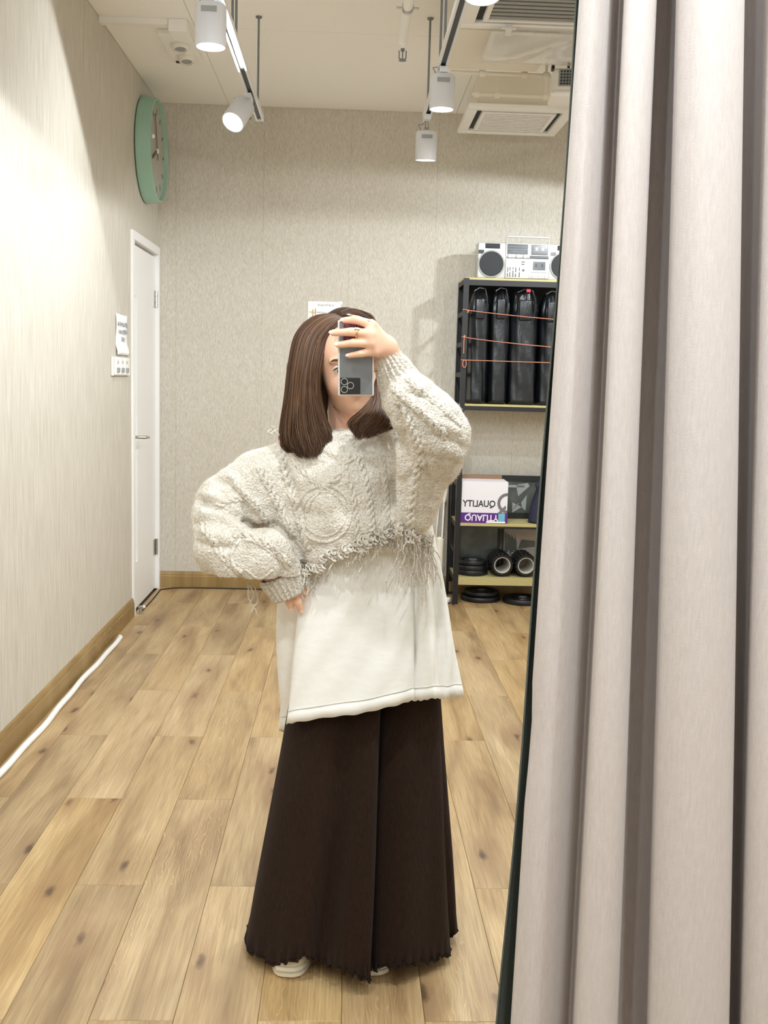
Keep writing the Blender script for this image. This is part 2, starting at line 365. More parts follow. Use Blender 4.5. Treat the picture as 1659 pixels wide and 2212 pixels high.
# the tracks run on towards and past the viewer
for i, (x, y, ax, ay) in enumerate(((-.44, 1.55, .15, .3), (-.44, .7, .2, .3), (-.44, -.3, .2, .3), (.332, 2.9, 0, -.1), (.332, 1.75, .1, .2), (.332, .55, .2, .25), (.332, -.45, .2, .3))):
    spotlight(x, y, 2.49, 'white cylinder spotlight on the %s track, %s lamp counted from the near end' % ('left' if x < 0 else 'right', ['third', 'second', 'first', 'fourth', 'third', 'second', 'first'][i]), aim=(ax, ay, -1), power=.7 if x < 0 else 1.15)
track(1.35, -.5, 5.6, TZ, (5.5, 3.5, .8), 'white suspended light track hidden behind the grey curtain')
for i, (y, ay) in enumerate(((5.35, .30), (3.6, .1), (1.9, 0), (.2, 0))):
    spotlight(1.35, y, 2.49, 'white cylinder spotlight on the track behind the curtain, %s from the back wall' % ['first', 'second', 'third', 'fourth'][i], aim=(-.1, ay, -1), power=1.5 if i == 0 else 1.0)

# ------------------------------------------------------------------ wall clock above the door
CY, CZ, CR = 6.10, 2.595, .288
ck = thing('wall_clock', (XL, CY, CZ), 'round mint green wall clock above the white door', 'clock')
Mx = axis_M((XL+.002, CY, CZ), (1, 0, 0))
MB().lathe([(CR-.01, 0), (CR, .006), (CR, .03), (CR-.004, .036), (CR-.004, .056), (CR-.009, .062), (CR-.009, .080), (CR-.014, .086), (CR-.020, .086), (CR-.022, .076), (CR-.024, .066), (.02, .064)], Mx, 72).build('case', M_green, ck, True)
MB().lathe([(CR-.026, .0645), (CR-.026, .067)], Mx, 64).build('dial', mat('dial_grey', (168, 168, 160), .3), ck, True)
MB().ell(Mx @ Vector((0, 0, 0))+Vector((.09, -.235, .03)), (.012, .012, .012)).build('setting_knob', M_white, ck, 'all')
for k in range(12):
    q = 2*PI*k/12
    MB().box(-.006, .006, CR-.095, CR-.06, .0673, .0683, Mx @ Matrix.Rotation(q, 4, 'Z')).build('hour_mark', mat('dial_mark', (96, 84, 76), .6), ck)
MB().box(-.008, .008, -.04, .14, .069, .071, Mx @ Matrix.Rotation(2.0, 4, 'Z')).build('hour_hand', mat('hand_brown', (92, 70, 60), .5), ck)
MB().box(-.006, .006, -.05, .2, .072, .074, Mx @ Matrix.Rotation(.35, 4, 'Z')).build('minute_hand', MATS['hand_brown'], ck)
MB().lathe([(.014, .0675), (.014, .078), (.006, .080)], Mx, 16).build('hub', M_white, ck, True)

# ------------------------------------------------------------------ switches and notices on the left wall
sw = thing('light_switch', (XL, 5.44, 1.375), 'white three-gang rocker switch plate beside the door, under the taped notice', 'light switch')
MB().rbox(XL+.0005, XL+.012, 5.235, 5.64, 1.335, 1.43, .003).build('backplate', M_plastic, sw)
for i in range(3):
    y0 = 5.255+i*.105
    p = MB().rbox(XL+.0125, XL+.022, y0, y0+.085, 1.34, 1.425, .003).build('switch_module', M_white, sw)
    MB().rbox(XL+.0225, XL+.030, y0+.022, y0+.062, 1.352, 1.376, .002).build('rocker', M_grey, p)
    MB().lathe([(.008, 0), (.008, .003)], axis_M((XL+.0225, y0+.042, 1.405), (1, 0, 0)), 12).build('indicator', mat('indicator_grey', (180, 180, 176), .4), p)
def marks(mb, o, ux, uz, nrm, rows, seed):
    """printed rows of square characters: short strokes on the sheet"""
    rd = random.Random(seed)
    for (u0, v0, n, s) in rows:
        for i in range(n):
            c = Vector(o)+ux*(u0+i*s*1.12)+uz*v0
            for q in range(6):
                if rd.random() < .55: a, b, e, f = 0, rd.uniform(0, .3), rd.uniform(.7, 1), 0; v = rd.choice((.08, .3, .5, .72, .9)); p0 = c+ux*(b*s)+uz*(v*s); p1 = c+ux*(e*s)+uz*(v*s)
                else: u = rd.choice((.12, .35, .5, .7, .88)); p0 = c+ux*(u*s)+uz*(rd.uniform(0, .3)*s); p1 = c+ux*(u*s)+uz*(rd.uniform(.7, 1)*s)
                d = (p1-p0).normalized(); w_ = nrm.cross(d)*(s*.045); h = nrm*.0004
                mb.add([p0-w_, p1-w_, p1+w_, p0+w_, p0-w_+h, p1-w_+h, p1+w_+h, p0+w_+h], [(3, 2, 1, 0), (4, 5, 6, 7), (0, 1, 5, 4), (1, 2, 6, 5), (2, 3, 7, 6), (3, 0, 4, 7)])
M_paper = mat('paper', (242, 242, 244), .7)
M_ink = mat('ink_grey', (120, 124, 132), .8)
nt_ = thing('notice', (XL, 5.48, 1.55), 'white paper notice with three printed lines taped above the switches', 'notice')
rings = []
for i in range(13):
    z = 1.648-.206*i/12; off = .003+.012*max(0, (i-7)/5)*(.6+.4*math.sin(i*1.3))
    rings.append([(XL+off+.003*math.sin(j*1.1+i*.5), 5.345+.278*j/8, z) for j in range(9)])
sheet = MB().loft(rings, closed=False).build('sheet', M_paper, nt_, True)
sol = sheet.modifiers.new('thick', 'SOLIDIFY'); sol.thickness = .0006
ink = MB(); marks(ink, (XL+.0075, 5.372, 1.585), Vector((0, 1, 0)), Vector((0, 0, 1)), Vector((1, 0, 0)), [(0, 0, 8, .026), (.02, -.040, 7, .026), (.08, -.076, 3, .026)], 4)
ink.build('print', M_ink, nt_)
np2 = thing('wall_notice', (-.155, YB, 1.78), 'white printed sheet taped on the back wall behind the head', 'notice')
MB().box(-.257, -.053, YB-.0016, YB-.0006, 1.66, 1.82).build('sheet', M_paper, np2)
ink = MB(); marks(ink, (-.20, YB-.0018, 1.792), Vector((1, 0, 0)), Vector((0, 0, 1)), Vector((0, -1, 0)), [(.0, 0, 7, .013), (-.05, -.045, 13, .011), (-.05, -.075, 13, .011), (-.05, -.10, 12, .011)], 9)
ink.build('print', M_ink, np2)
MB().box(-.232, -.224, YB-.0026, YB-.0018, 1.70, 1.77).box(-.216, -.208, YB-.0026, YB-.0018, 1.70, 1.775).build('coloured_bars', mat('bar_gold', (205, 178, 120), .7), np2)
MB().box(-.07, -.045, YB-.0034, YB-.0027, 1.806, 1.824, Matrix()).build('tape', mat('tape', (232, 230, 222), .3), np2)

# ------------------------------------------------------------------ ceiling: trunking, emergency lamp, sprinkler, air conditioners
tr = thing('cable_trunking', (-1.0, 5.05, HC), 'slim white cable trunking across the ceiling to the junction box', 'trunking')
MB().box(XL+.001, -.862, 5.03, 5.075, HC-.022, HC-.0005).build('duct', M_white, tr)
MB().box(XL+.001, -.862, 5.026, 5.079, HC-.026, HC-.0222).build('lid', M_white, tr)
em = thing('emergency_light', (-.86, 5.25, HC), 'white twin-head emergency light fixed to the ceiling by the left wall', 'emergency light')
MB().rbox(-.86, -.775, 5.02, 5.16, HC-.055, HC-.0005, .004).build('junction_box', M_white, em)
MB().rbox(-.935, -.785, 5.17, 5.62, HC-.03, HC-.0005, .005).build('housing', M_white, em)
for y in (5.30, 5.50):
    h_ = MB().lathe([(.045, 0), (.045, .01), (.038, .022), (.030, .030), (.028, .02), (.001, .016)], axis_M((-.85, y, HC-.0305), (.1, -.25, -1)), 28).build('lamp_head', M_plastic, em, True)
    MB().lathe([(.026, .019), (.026, .0215)], axis_M((-.85, y, HC-.0305), (.1, -.25, -1)), 24).build('lens', M_grey, h_)
MB().box(-.915, -.895, 5.57, 5.60, HC-.034, HC-.0302).build('test_button', M_dark, em)
spk = thing('sprinkler_pipe', (.21, 4.4, 2.83), 'white sprinkler pipe along the ceiling ending in a sprinkler head', 'sprinkler')
MB().tube([(.205, 2.5, 2.83), (.205, 4.66, 2.83), (.205, 4.70, 2.827), (.205, 4.72, 2.81)], [.020, .020, .020, .018], 16).build('pipe', M_white, spk, True)
for y in (4.36, 3.2):
    MB().lathe([(.0215, -.012), (.024, -.012), (.024, .012), (.0215, .012)], axis_M((.205, y, 2.83), (0, 1, 0)), 20, closed=True).tube([(.205, y, 2.853), (.205, y, HC-.002)], .004, 8).box(.16, .25, y-.008, y+.008, 2.826, 2.831).build('pipe_clamp', M_steel, spk, True)
MB().lathe([(.018, 0), (.018, -.012), (.010, -.016), (.010, -.030)], Matrix.Translation((.205, 4.72, 2.812)), 16).build('reducer', M_white, spk, True)
MB().lathe([(.009, -.029), (.009, -.040)], Matrix.Translation((.205, 4.72, 2.812)), 12).tube([(.19, 4.72, 2.773), (.190, 4.72, 2.742), (.205, 4.72, 2.735)], .003, 6).tube([(.22, 4.72, 2.773), (.220, 4.72, 2.742), (.205, 4.72, 2.735)], .003, 6).lathe([(.017, 0), (.017, .002)], Matrix.Translation((.205, 4.72, 2.732)), 16).tube([(.205, 4.72, 2.773), (.205, 4.72, 2.736)], .003, 6).build('sprinkler_head', M_rod, spk, True)

def cassette(x0, x1, y0, y1, z, label, louvre):
    t = thing('ceiling_air_conditioner', ((x0+x1)/2, (y0+y1)/2, HC), label, 'air conditioner', 'cassette air conditioners')
    MB().box(x0+.05, x1-.05, y0+.05, y1-.05, z+.03, HC-.0005).build('body', M_cream, t)
    fr = .085; sl = .03
    p = MB(); M = None
    a, b, c, d_ = x0, x1, y0, y1
    p.rbox(a, b, c, c+fr-sl, z, z+.028, .006).rbox(a, b, d_-fr+sl, d_, z, z+.028, .006).rbox(a, a+fr-sl, c+fr-sl+.0005, d_-fr+sl-.0005, z, z+.028, .006).rbox(b-fr+sl, b, c+fr-sl+.0005, d_-fr+sl-.0005, z, z+.028, .006)
    p.build('panel', M_white, t, True)
    MB().box(a+.055, b-.055, c+.055, d_-.055, z+.020, z+.029).build('air_slot', M_dark, t)
    i0, i1, j0, j1 = a+fr, b-fr, c+fr, d_-fr
    MB().box(i0, i1, j0, j0+.02, z+.002, z+.019).box(i0, i1, j1-.02, j1, z+.002, z+.019).box(i0, i0+.02, j0+.02, j1-.02, z+.002, z+.019).box(i1-.02, i1, j0+.02, j1-.02, z+.002, z+.019).build('grille_frame', M_white, t)
    MB().box(i0+.02, i1-.02, j0+.02, j1-.02, z+.012, z+.018).build('grille_back', M_dark, t)
    n = louvre; hw_ = (j1-j0-.044)/n*.31
    for k in range(n):
        y = j0+.022+(j1-j0-.044)*(k+.5)/n
        MB().box(i0+.02, i1-.02, y-hw_, y+hw_, -.002, .002, Matrix.Translation((0, 0, z+.007)) ).build('louvre', M_white if louvre < 12 else M_grey, t)
    return t
cassette(.602, 1.172, 5.67, 6.25, 2.785, 'square white cassette air conditioner close to the back wall', 11)
cassette(.425, 1.20, 3.72, 4.47, 2.795, 'large white cassette air conditioner with dark grille at the top edge', 13)
M_clear = mat('clear_sheet', (236, 238, 240), .05, alpha=.4, spec=1.0)
rings = []
for i in range(17):
    y = 4.42+.42*i/16
    rings.append([(.55+.66*j/24, y, 2.772-.02*math.sin(PI*i/16)+.012*math.sin(j*.55+i*.25)*math.sin(PI*i/16)) for j in range(25)])
df = thing('air_deflector', (.88, 4.43, 2.79), 'clear plastic wind deflector sheet hung below the near air conditioner', 'deflector')
sh = MB().loft(rings, closed=False).build('sheet', M_clear, df, 'all'); m_ = sh.modifiers.new('t', 'SOLIDIFY'); m_.thickness = .0015
for x in (.62, 1.1):
    MB().box(x-.012, x+.012, 4.405, 4.425, 2.760, 2.800).box(x-.03, x+.03, 4.40, 4.405, 2.776, 2.784).build('clip', M_plastic, df)
bd = thing('deflector_board', (.63, 4.75, 2.8), 'cream flat board fixed to the ceiling between the two air conditioners', 'board')
MB().rbox(.424, .848, 4.50, 5.05, 2.80, 2.815, .003).build('board', M_cream, bd)
for x, y in ((.46, 4.55), (.81, 4.55), (.46, 5.0), (.81, 5.0)): MB().tube([(x, y, 2.8155), (x, y, HC-.001)], .004, 8).build('spacer_rod', M_rod, bd)
bm_ = struct('trim_1', MB().box(.46, XR, 5.12, 5.33, HC-.10, HC-.0005), M_ceil)
def conduit(y, z, x0, x1, xs, label, drop):
    t = thing('conduit', ((x0+x1)/2, y, z), label, 'conduit', 'ceiling conduits')
    MB().tube([(x0, y, z), (x1, y, z)], .0095, 12).build('pipe', M_cream, t, True)
    for x in xs:
        s_ = MB().lathe([(.0105, -.014), (.016, -.014), (.016, .014), (.0105, .014)], axis_M((x, y, z), (1, 0, 0)), 16, closed=True)
        s_.tube([(x, y, z+.012), (x, y, drop)], .006, 8).build('saddle', M_cream, t, True)
    return t
conduit(5.10, 2.80, .45, .925, (.60, .80, .905), 'cream conduit with saddles just beyond the cream board', HC-.001)
conduit(5.52, 2.815, .60, 1.9, (.625, .73, .98, 1.4), 'cream conduit running just above the far air conditioner', HC-.001)

# projector hung from the ceiling
pj = thing('projector', (1.10, 5.2, 2.75), 'white ceiling-mounted projector with dark vent grille beside the curtain edge', 'projector')
PT = Matrix.Translation((1.075, 5.0, 2.735)) @ Matrix.Rotation(-.12, 4, 'Z') @ Matrix.Rotation(.06, 4, 'X')
MB().rbox(-.165, .165, -.12, .12, -.055, .055, .028, PT, seg=5).build('housing', M_plastic, pj, True)
MB().rbox(-.168, .168, -.124, .124, -.072, -.045, .012, PT, seg=4).build('top_cover', M_white, pj, True)
gb = MB().rbox(-.135, -.045, -.126, -.119, -.028, .046, .003, PT).build('vent_grille', M_grey, pj)
gr = MB()
for i in range(6):
    for j in range(5): gr.box(-.128+i*.0135, -.119+i*.0135, -.1285, -.1262, -.022+j*.0132, -.014+j*.0132, PT)
gr.build('vent_slots', M_dark, gb)
MB().lathe([(.035, 0), (.035, .012), (.028, .014), (.026, .004), (.001, .003)], PT @ axis_M((.085, -.119, .0), (0, -1, 0)), 28).build('lens', M_dark, pj, True)
MB().box(-.09, .09, -.02, .02, .056, .066, PT).box(-.09, -.08, -.02, .02, .066, .10, PT).box(.08, .09, -.02, .02, .066, .10, PT).build('bracket', M_black, pj)
MB().tube([PT @ Vector((0, 0, .06)), (1.075, 5.0, HC-.101)], .016, 14).lathe([(.045, 0), (.045, .008)], Matrix.Translation((1.075, 5.0, HC-.0095)), 20).tube([(1.075, 5.0, HC-.105), (1.075, 5.0, HC-.005)], .016, 14).build('mount_pole', M_white, pj, True)
MB().box(-.168, -.155, -.11, -.05, .050, .068, PT).build('cable_plug', M_black, pj)

# ------------------------------------------------------------------ things along the floor
ft = thing('white_tube', (XL+.04, 4.3, 0), 'long white plastic tube lying on the floor along the left skirting board', 'tube')
pts = []; pA = Vector((XL+.044, 5.2, .0125)); 
for i in range(41):
    y = 5.2-2.9*i/40; pts.append((XL+.046+.004*math.sin(i*.42)+.0025*math.sin(i*1.1), y, .0125))
MB().tube(pts, .012, 14).build('tube_body', M_white, ft, True)
MB().lathe([(.0122, -.012), (.0135, -.012), (.0135, .010), (.0122, .010)], axis_M(Vector(pts[0])+Vector((0, -.01, .001)), (0, 1, 0)), 16, closed=True).build('end_collar', M_white, ft, True)
cb = [(XL+.03, 5.78, .004), (XL+.035, 6.1, .004), (XL+.03, 6.44, .004), (XL+.10, 6.50, .004), (XL+.25, 6.518, .004), (XL+.5, 6.515, .004), (XL+.9, 6.505, .004), (.0, 6.50, .004), (.35, 6.51, .004), (.6, 6.515, .004)]
tag(MB().tube(cb, .0035, 8).build('power_cable', M_black, None, True), 'thin black cable lying along the foot of the door and back skirting', 'cable')

# ------------------------------------------------------------------ black metal storage rack
RX0, RX1, RY0, RY1, RZ = .670, 1.62, 6.20, 6.53, 1.962
rk = thing('storage_rack', ((RX0+RX1)/2, (RY0+RY1)/2, 0), 'black metal storage rack with pale wooden shelves against the back wall', 'shelf rack')
for (x, sx) in ((RX0, 1), (RX1, -1)):
    for (y, s2) in ((RY0, 1), (RY1, -1)):
        xa, xb = sorted((x, x+sx*.030)); ya, yb = sorted((y, y+s2*.003)); xc, xd = sorted((x, x+sx*.003)); yc, yd = sorted((y+s2*.003, y+s2*.032))
        p = MB().box(xa, xb, ya, yb, .012, RZ-.004).box(xc, xd, yc, yd, .012, RZ-.004).build('post', M_black, rk)
        MB().rbox(xa-.002, xb+.002, min(y-.002*s2, y+.034*s2), max(y-.002*s2, y+.034*s2), 0, .0118, .002).build('foot', M_black, p)
for (z, nm) in ((RZ, 'top'), (1.222, 'mid'), (.502, 'low'), (.168, 'bottom')):
    th = .012
    MB().box(RX0+.004, RX1-.004, RY0+.004, RY1-.004, z-th, z).build('shelf_board', M_ply, rk)
    if nm in ('top', 'mid'):
        MB().box(RX0+.030, RX1-.030, RY0+.0005, RY0+.0035, z-.045 if nm == 'top' else z-.038, z-.0125).box(RX0+.030, RX1-.030, RY1-.0035, RY1-.0005, z-.045, z-.0125).build('beam', M_black, rk)
    else:
        q = MB().box(RX0+.030, RX1-.030, RY0-.001, RY0+.0035, z-.016-(.03 if nm == 'bottom' else 0), z+.002).build('beam', M_ply, rk)
        MB().box(RX0+.030, RX1-.030, RY0, RY0+.0035, z-.052 if nm == 'bottom' else z-.028, z-.0165-(.03 if nm == 'bottom' else 0)).build('beam', M_black, rk)
for x in (RX0, RX1-.0035):
    for z in (1.94, 1.755, 1.575, 1.395, 1.215, .99, .74, .49, .33, .16):
        MB().box(x+.0035-.003, x+.0035, RY0+.032, RY1-.032, z-.016, z+.012).build('side_rung', M_black, rk)
MB().box(RX0+.006, RX1-.006, RY1-.012, RY1-.006, 1.225, 1.94).build('added_backing', mat('back_black', (26, 29, 33), .7), rk)  # black sheet added to keep bag gaps dark, standing in for a second row
# the right-hand posts and rungs stand behind the curtain

# elastic cords across the front
M_cord = mat('orange_cord', (196, 124, 96), .6)
for (z0, z1, sag, lab, loop) in ((1.775, 1.735, .004, 'topmost orange elastic cord stretched across the front of the rack', 'knot'), (1.615, 1.572, .004, 'middle orange elastic cord across the rack with a dangling tail', 'tail'), (1.480, 1.478, .0, 'lowest orange elastic cord across the rack with a hanging loop', 'loop')):
    t = thing('elastic_cord', (RX0, RY0-.004, z0), lab, 'cord', 'orange cords on the rack')
    pts = [(RX0-.004, RY0-.005, z0)]+[(RX0+(RX1-RX0)*i/20, RY0-.006, z0+(z1-z0)*min(1, i/12)**.8-sag*math.sin(PI*i/20)) for i in range(1, 21)]
    MB().tube(pts, .0023, 8).build('strand', M_cord, t, True)
    if loop == 'knot':
        MB().ell((RX0+.028, RY0-.006, z0-.008), (.007, .006, .007)).tube([(RX0+.028, RY0-.006, z0-.01), (RX0+.022, RY0-.006, z0-.02), (RX0+.032, RY0-.006, z0-.018)], .0025, 6).build('knot', M_cord, t, True)
    elif loop == 'tail':
        MB().tube([(RX0+.012, RY0-.007, z0+.012), (RX0+.010, RY0-.007, z0-.03), (RX0+.011, RY0-.007, z0-.098)], .0028, 8).ell((RX0+.012, RY0-.006, z0+.002), (.008, .005, .007)).build('tail', M_cord, t, True)
    else:
        MB().tube([(RX0+.018+.011*math.sin(2*PI*i/20), RY0-.007, z0-.018+.018*math.cos(2*PI*i/20)-.004*(1-math.cos(2*PI*i/20))) for i in range(21)], .0026, 8).build('loop', M_cord, t, True)

# ------------------------------------------------------------------ boombox on the rack
M_silver = mat('boombox_silver', (190, 190, 188), .35, .25)
M_mesh = mat('speaker_mesh', (52, 54, 58), .7, bump=(900, .6))
M_panel = mat('tuner_black', (30, 30, 34), .25)
BX0, BX1, BY, BZ = .748, 1.335, 6.225, RZ+.001
bb = thing('boombox', ((BX0+BX1)/2, 6.29, BZ), 'silver boombox radio cassette player standing on top of the rack', 'boombox')
MB().rbox(BX0, BX1, BY, BY+.13, BZ, BZ+.207, .006).build('case', M_silver, bb, True)
f = BY-.0005
for (c, s) in ((BX0+.080, 0), (BX1-.080, 1)):
    o_ = (c, f, BZ+.082)
    MB().lathe([(.073, 0), (.080, .0), (.080, .006), (.076, .010), (.072, .007)], axis_M(o_, (0, -1, 0)), 48, closed=True).build('speaker_ring', M_silver, bb, True)
    MB().lathe([(.0715, 0), (.0715, .004), (.05, .007), (.001, .008)], axis_M(o_, (0, -1, 0)), 48).build('speaker_grille', M_mesh, bb, True)
    MB().box(c-.038, c+.048, f-.003, f, BZ+.172, BZ+.200).build('tweeter_grille', M_mesh, bb)
    MB().box(c-.078, c-.045, f-.002, f, BZ+.14, BZ+.162).build('badge', M_panel, bb)
cx0, cx1 = BX0+.165, BX1-.165
MB().rbox(cx0, cx1, f-.012, f, BZ+.002, BZ+.118, .003).build('lower_panel', M_silver, bb, True)
MB().rbox(cx0, cx1, f-.008, f, BZ+.121, BZ+.206, .003).build('upper_panel', M_silver, bb, True)
g = f-.0085
tp = MB().box(cx0+.006, cx0+.128, g-.002, g, BZ+.142, BZ+.2).build('tuner_window', M_panel, bb)
MB().box(cx0+.012, cx0+.122, g-.003, g-.0022, BZ+.168, BZ+.170).box(cx0+.012, cx0+.122, g-.003, g-.0022, BZ+.184, BZ+.1855).box(cx0+.03, cx0+.11, g-.003, g-.0022, BZ+.155, BZ+.157).build('dial_scale', mat('scale_teal', (120, 140, 146), .5), tp)
def deck(x0, x1, z0, z1, depth, dark):
    d_ = MB().rbox(x0, x1, depth-.004, depth, z0, z1, .002).build('cassette_door', M_panel if dark else M_silver, bb)
    MB().box(x0+.012, x1-.012, depth-.0052, depth-.0042, z0+.012, z1-.010).build('cassette_window', mat('deck_window', (86, 88, 90), .2), d_)
    for q in (.32, .68):
        MB().box(x0+(x1-x0)*q-.006, x0+(x1-x0)*q+.006, depth-.0064, depth-.0054, z0+(z1-z0)*.42, z0+(z1-z0)*.70).build('spool', M_silver if dark else M_panel, d_)
deck(cx0+.148, cx0+.246, BZ+.142, BZ+.2, g, True)
deck(cx0+.148, cx0+.246, BZ+.040, BZ+.112, f-.0125, False)
MB().box(cx0+.142, cx0+.25, g-.004, g, BZ+.122, BZ+.136).build('key_bar', M_panel, bb)
for i in range(6): MB().box(cx0+.142+i*.018, cx0+.156+i*.018, f-.018, f-.0125, BZ+.008, BZ+.026).build('piano_key', M_plastic, bb)
for x in (.02, .07, .112): MB().lathe([(.012, 0), (.012, .006), (.010, .012)], axis_M((cx0+x, g, BZ+.130), (0, -1, 0)), 20).build('knob', M_steel, bb, True)
for i, x in enumerate((.012, .026, .044, .060, .082)):
    MB().box(cx0+x-.0025, cx0+x+.0025, f-.0135, f-.0123, BZ+.010, BZ+.066).build('slider_slot', M_panel, bb)
    MB().box(cx0+x-.005, cx0+x+.005, f-.017, f-.0137, BZ+.03+.008*(i % 3), BZ+.036+.008*(i % 3)).build('slider_knob', M_steel, bb)
for z in (.085, .098): MB().box(cx0+.092, cx0+.112, f-.0135, f-.0123, BZ+z-.003, BZ+z+.003).build('indicator_window', M_panel, bb)
MB().lathe([(.007, 0), (.007, .001)], axis_M((cx0+.105, f-.0125, BZ+.05), (0, -1, 0)), 14).build('headphone_jack', M_panel, bb)
hz = BZ+.245
MB().tube([(cx0+.002, f-.004, BZ+.13), (cx0+.002, f-.004, hz-.006), (cx0+.008, f-.004, hz)], .0035, 8).tube([(cx1-.002, f-.004, BZ+.13), (cx1-.002, f-.004, hz-.006), (cx1-.008, f-.004, hz)], .0035, 8).rbox(cx0+.004, cx1-.004, f-.010, f+.004, hz-.008, hz+.003, .003).build('carry_handle', M_silver, bb, True)

# ------------------------------------------------------------------ black bags on the upper shelf
M_bag = mat('black_bag', (20, 23, 27), .33, bump=(34, 1.0, (1, 1, .4)))
def bag(x, wd, ztop, label, seed, pinch=.55):
    rd = random.Random(seed); t = thing('storage_bag', (x, 6.33, 1.223), label, 'bag', 'black bags standing on the upper shelf')
    rings = []; n = 40
    for i in range(26):
        s = i/25; z = 1.224+(ztop-1.224)*s
        g_ = 1.0 if s < .8 else 1-(1-pinch)*((s-.8)/.2)**2
        ring = []
        for k in range(n):
            q = 2*PI*k/n
            wob = 1+.05*math.sin(3*q+seed+2*s)+.03*math.sin(7*q-seed*2+5*s)+(.12*math.sin(11*q+seed+9*s) if s > .8 else .02*math.sin(9*q+seed+6*s))+.02*math.sin(23*s+4*q+seed)
            ce, se = math.cos(q), math.sin(q)
            ex = abs(ce)**.7*(1 if ce > 0 else -1); ey = abs(se)**.7*(1 if se > 0 else -1)
            ring.append((x+wd/2*g_*wob*ex, 6.335+.095*g_*wob*ey, z+(.012*math.sin(5*q+seed) if s > .95 else 0)))
        rings.append(ring)
    MB().loft(rings).build('bag_body', M_bag, t, 'all')
    MB().tube([(x-wd*.30, 6.27, ztop-.03), (x-wd*.34, 6.245, ztop-.005), (x-wd*.1, 6.24, ztop+.012), (x+wd*.2, 6.24, ztop+.006), (x+wd*.33, 6.245, ztop-.05), (x+wd*.30, 6.25, ztop-.16)], .006, 8).build('carry_strap', M_bag, t, True)
    MB().rbox(x-wd*.28, x+wd*.2, 6.225, 6.25, ztop-.17, ztop-.05, .008).build('front_fold', M_bag, t, True)
    return t
bag(.779, .114, 1.895, 'slim black bag with crumpled top standing at the left end of the rack', 1)
bag(.904, .108, 1.898, 'slim black bag with puckered strap, second from the left end of the rack', 2)
bw = bag(1.052, .160, 1.893, 'widest black bag with flat front and a red tag on top', 3, .8)
MB().rbox(1.045, 1.07, 6.225, 6.232, 1.888, 1.908, .002).build('red_tag', mat('tag_red', (190, 40, 60), .5), bw)
bag(1.212, .126, 1.888, 'black bag at the curtain edge, right of the wide bag', 4)

# ------------------------------------------------------------------ second shelf: paper carton, framed picture, navy bag
SZ = .5035
qb = thing('paper_carton', (.855, 6.28, SZ), 'white paper carton with purple base lettered QUALITY, mirror-reversed', 'box')
qx0, qx1, qy = .704, .984, 6.215
MB().box(qx0, qx1, qy, qy+.20, SZ+.062, SZ+.252).build('carton', mat('carton_white', (226, 224, 230), .6), qb)
MB().box(qx0-.002, qx1+.004, qy-.003, qy+.2, SZ, SZ+.0615).build('purple_base', mat('carton_purple', (84, 34, 128), .5), qb)
MB().box(qx0, qx1-.012, qy+.19, qy+.196, SZ+.2525, SZ+.276).build('cardboard_flap', mat('cardboard', (142, 110, 84), .8), qb)
MIR = Matrix.Diagonal((-1, 1, 1, 1)); FLIP = Matrix.Diagonal((1, -1, 1, 1))
text_mesh('QUALITY', .056, FRONT((.812, qy-.0008, SZ+.116)) @ MIR, .0008, .86).build('lettering', mat('print_black', (36, 36, 40), .6), qb)
text_mesh('QUALITY', .054, FRONT((.828, qy-.0038, SZ+.034)) @ FLIP, .0008, .92).build('lettering', mat('print_white', (236, 232, 240), .6), qb)
# the big grey letter runs off the carton's edge: half a ring with its tail
lt = MB(); M = FRONT((qx1, qy-.0008, SZ+.124)); n = 24
po = [(.062*math.cos(PI/2+PI*i/n), .062*math.sin(PI/2+PI*i/n)) for i in range(n+1)]; pi_ = [(.044*math.cos(PI/2+PI*i/n), .044*math.sin(PI/2+PI*i/n)) for i in range(n+1)]
for i in range(n): lt.prism([po[i], po[i+1], pi_[i+1], pi_[i]], M, .0008)
lt.prism([(-.012, -.014), (-.024, -.026), (-.058, -.062), (-.034, -.062), (-.006, -.032)], M, .0009)
lt.build('logo_letter', mat('print_grey', (112, 110, 114), .6), qb)
MB().box(.931, .971, qy-.0045, qy-.0032, SZ+.012, SZ+.060).box(.936, .966, qy-.0052, qy-.0047, SZ+.030, SZ+.045).build('blue_label', mat('label_cyan', (110, 176, 200), .5), qb)
MB().box(.858, .974, qy-.0050, qy-.0033, SZ+.002, SZ+.011).build('white_strip', M_paper, qb)

def leaning_frame(x0, x1, z0, z1, y, label, col, fw=.03):
    t = thing('framed_picture', ((x0+x1)/2, y, z0), label, 'picture', 'framed pictures on the rack')
    T = Matrix.Translation((0, y, z0)) @ Matrix.Rotation(-.05, 4, 'X'); h = z1-z0
    MB().box(x0, x1, 0, .018, 0, fw, T).box(x0, x1, 0, .018, h-fw, h, T).box(x0, x0+fw, 0, .018, fw, h-fw, T).box(x1-fw, x1, 0, .018, fw, h-fw, T).build('frame', M_black, t)
    MB().box(x0+fw, x1-fw, .008, .015, fw, h-fw, T).build('print', col, t)
    return t, T, h
M_pic1 = mat('picture_dark', (62, 70, 66), .35, var=(7, (92, 96, 92)))
fp, T, h = leaning_frame(.79, 1.42, SZ+.001, .775, 6.455, 'black framed picture with pale angular letter shapes behind the carton', M_pic1, .035)
M_pale = mat('print_pale', (150, 154, 152), .5)
sh_ = MB()
TF = T @ Matrix(((1, 0, 0, 0), (0, 0, 1, .0075), (0, 1, 0, 0), (0, 0, 0, 1)))
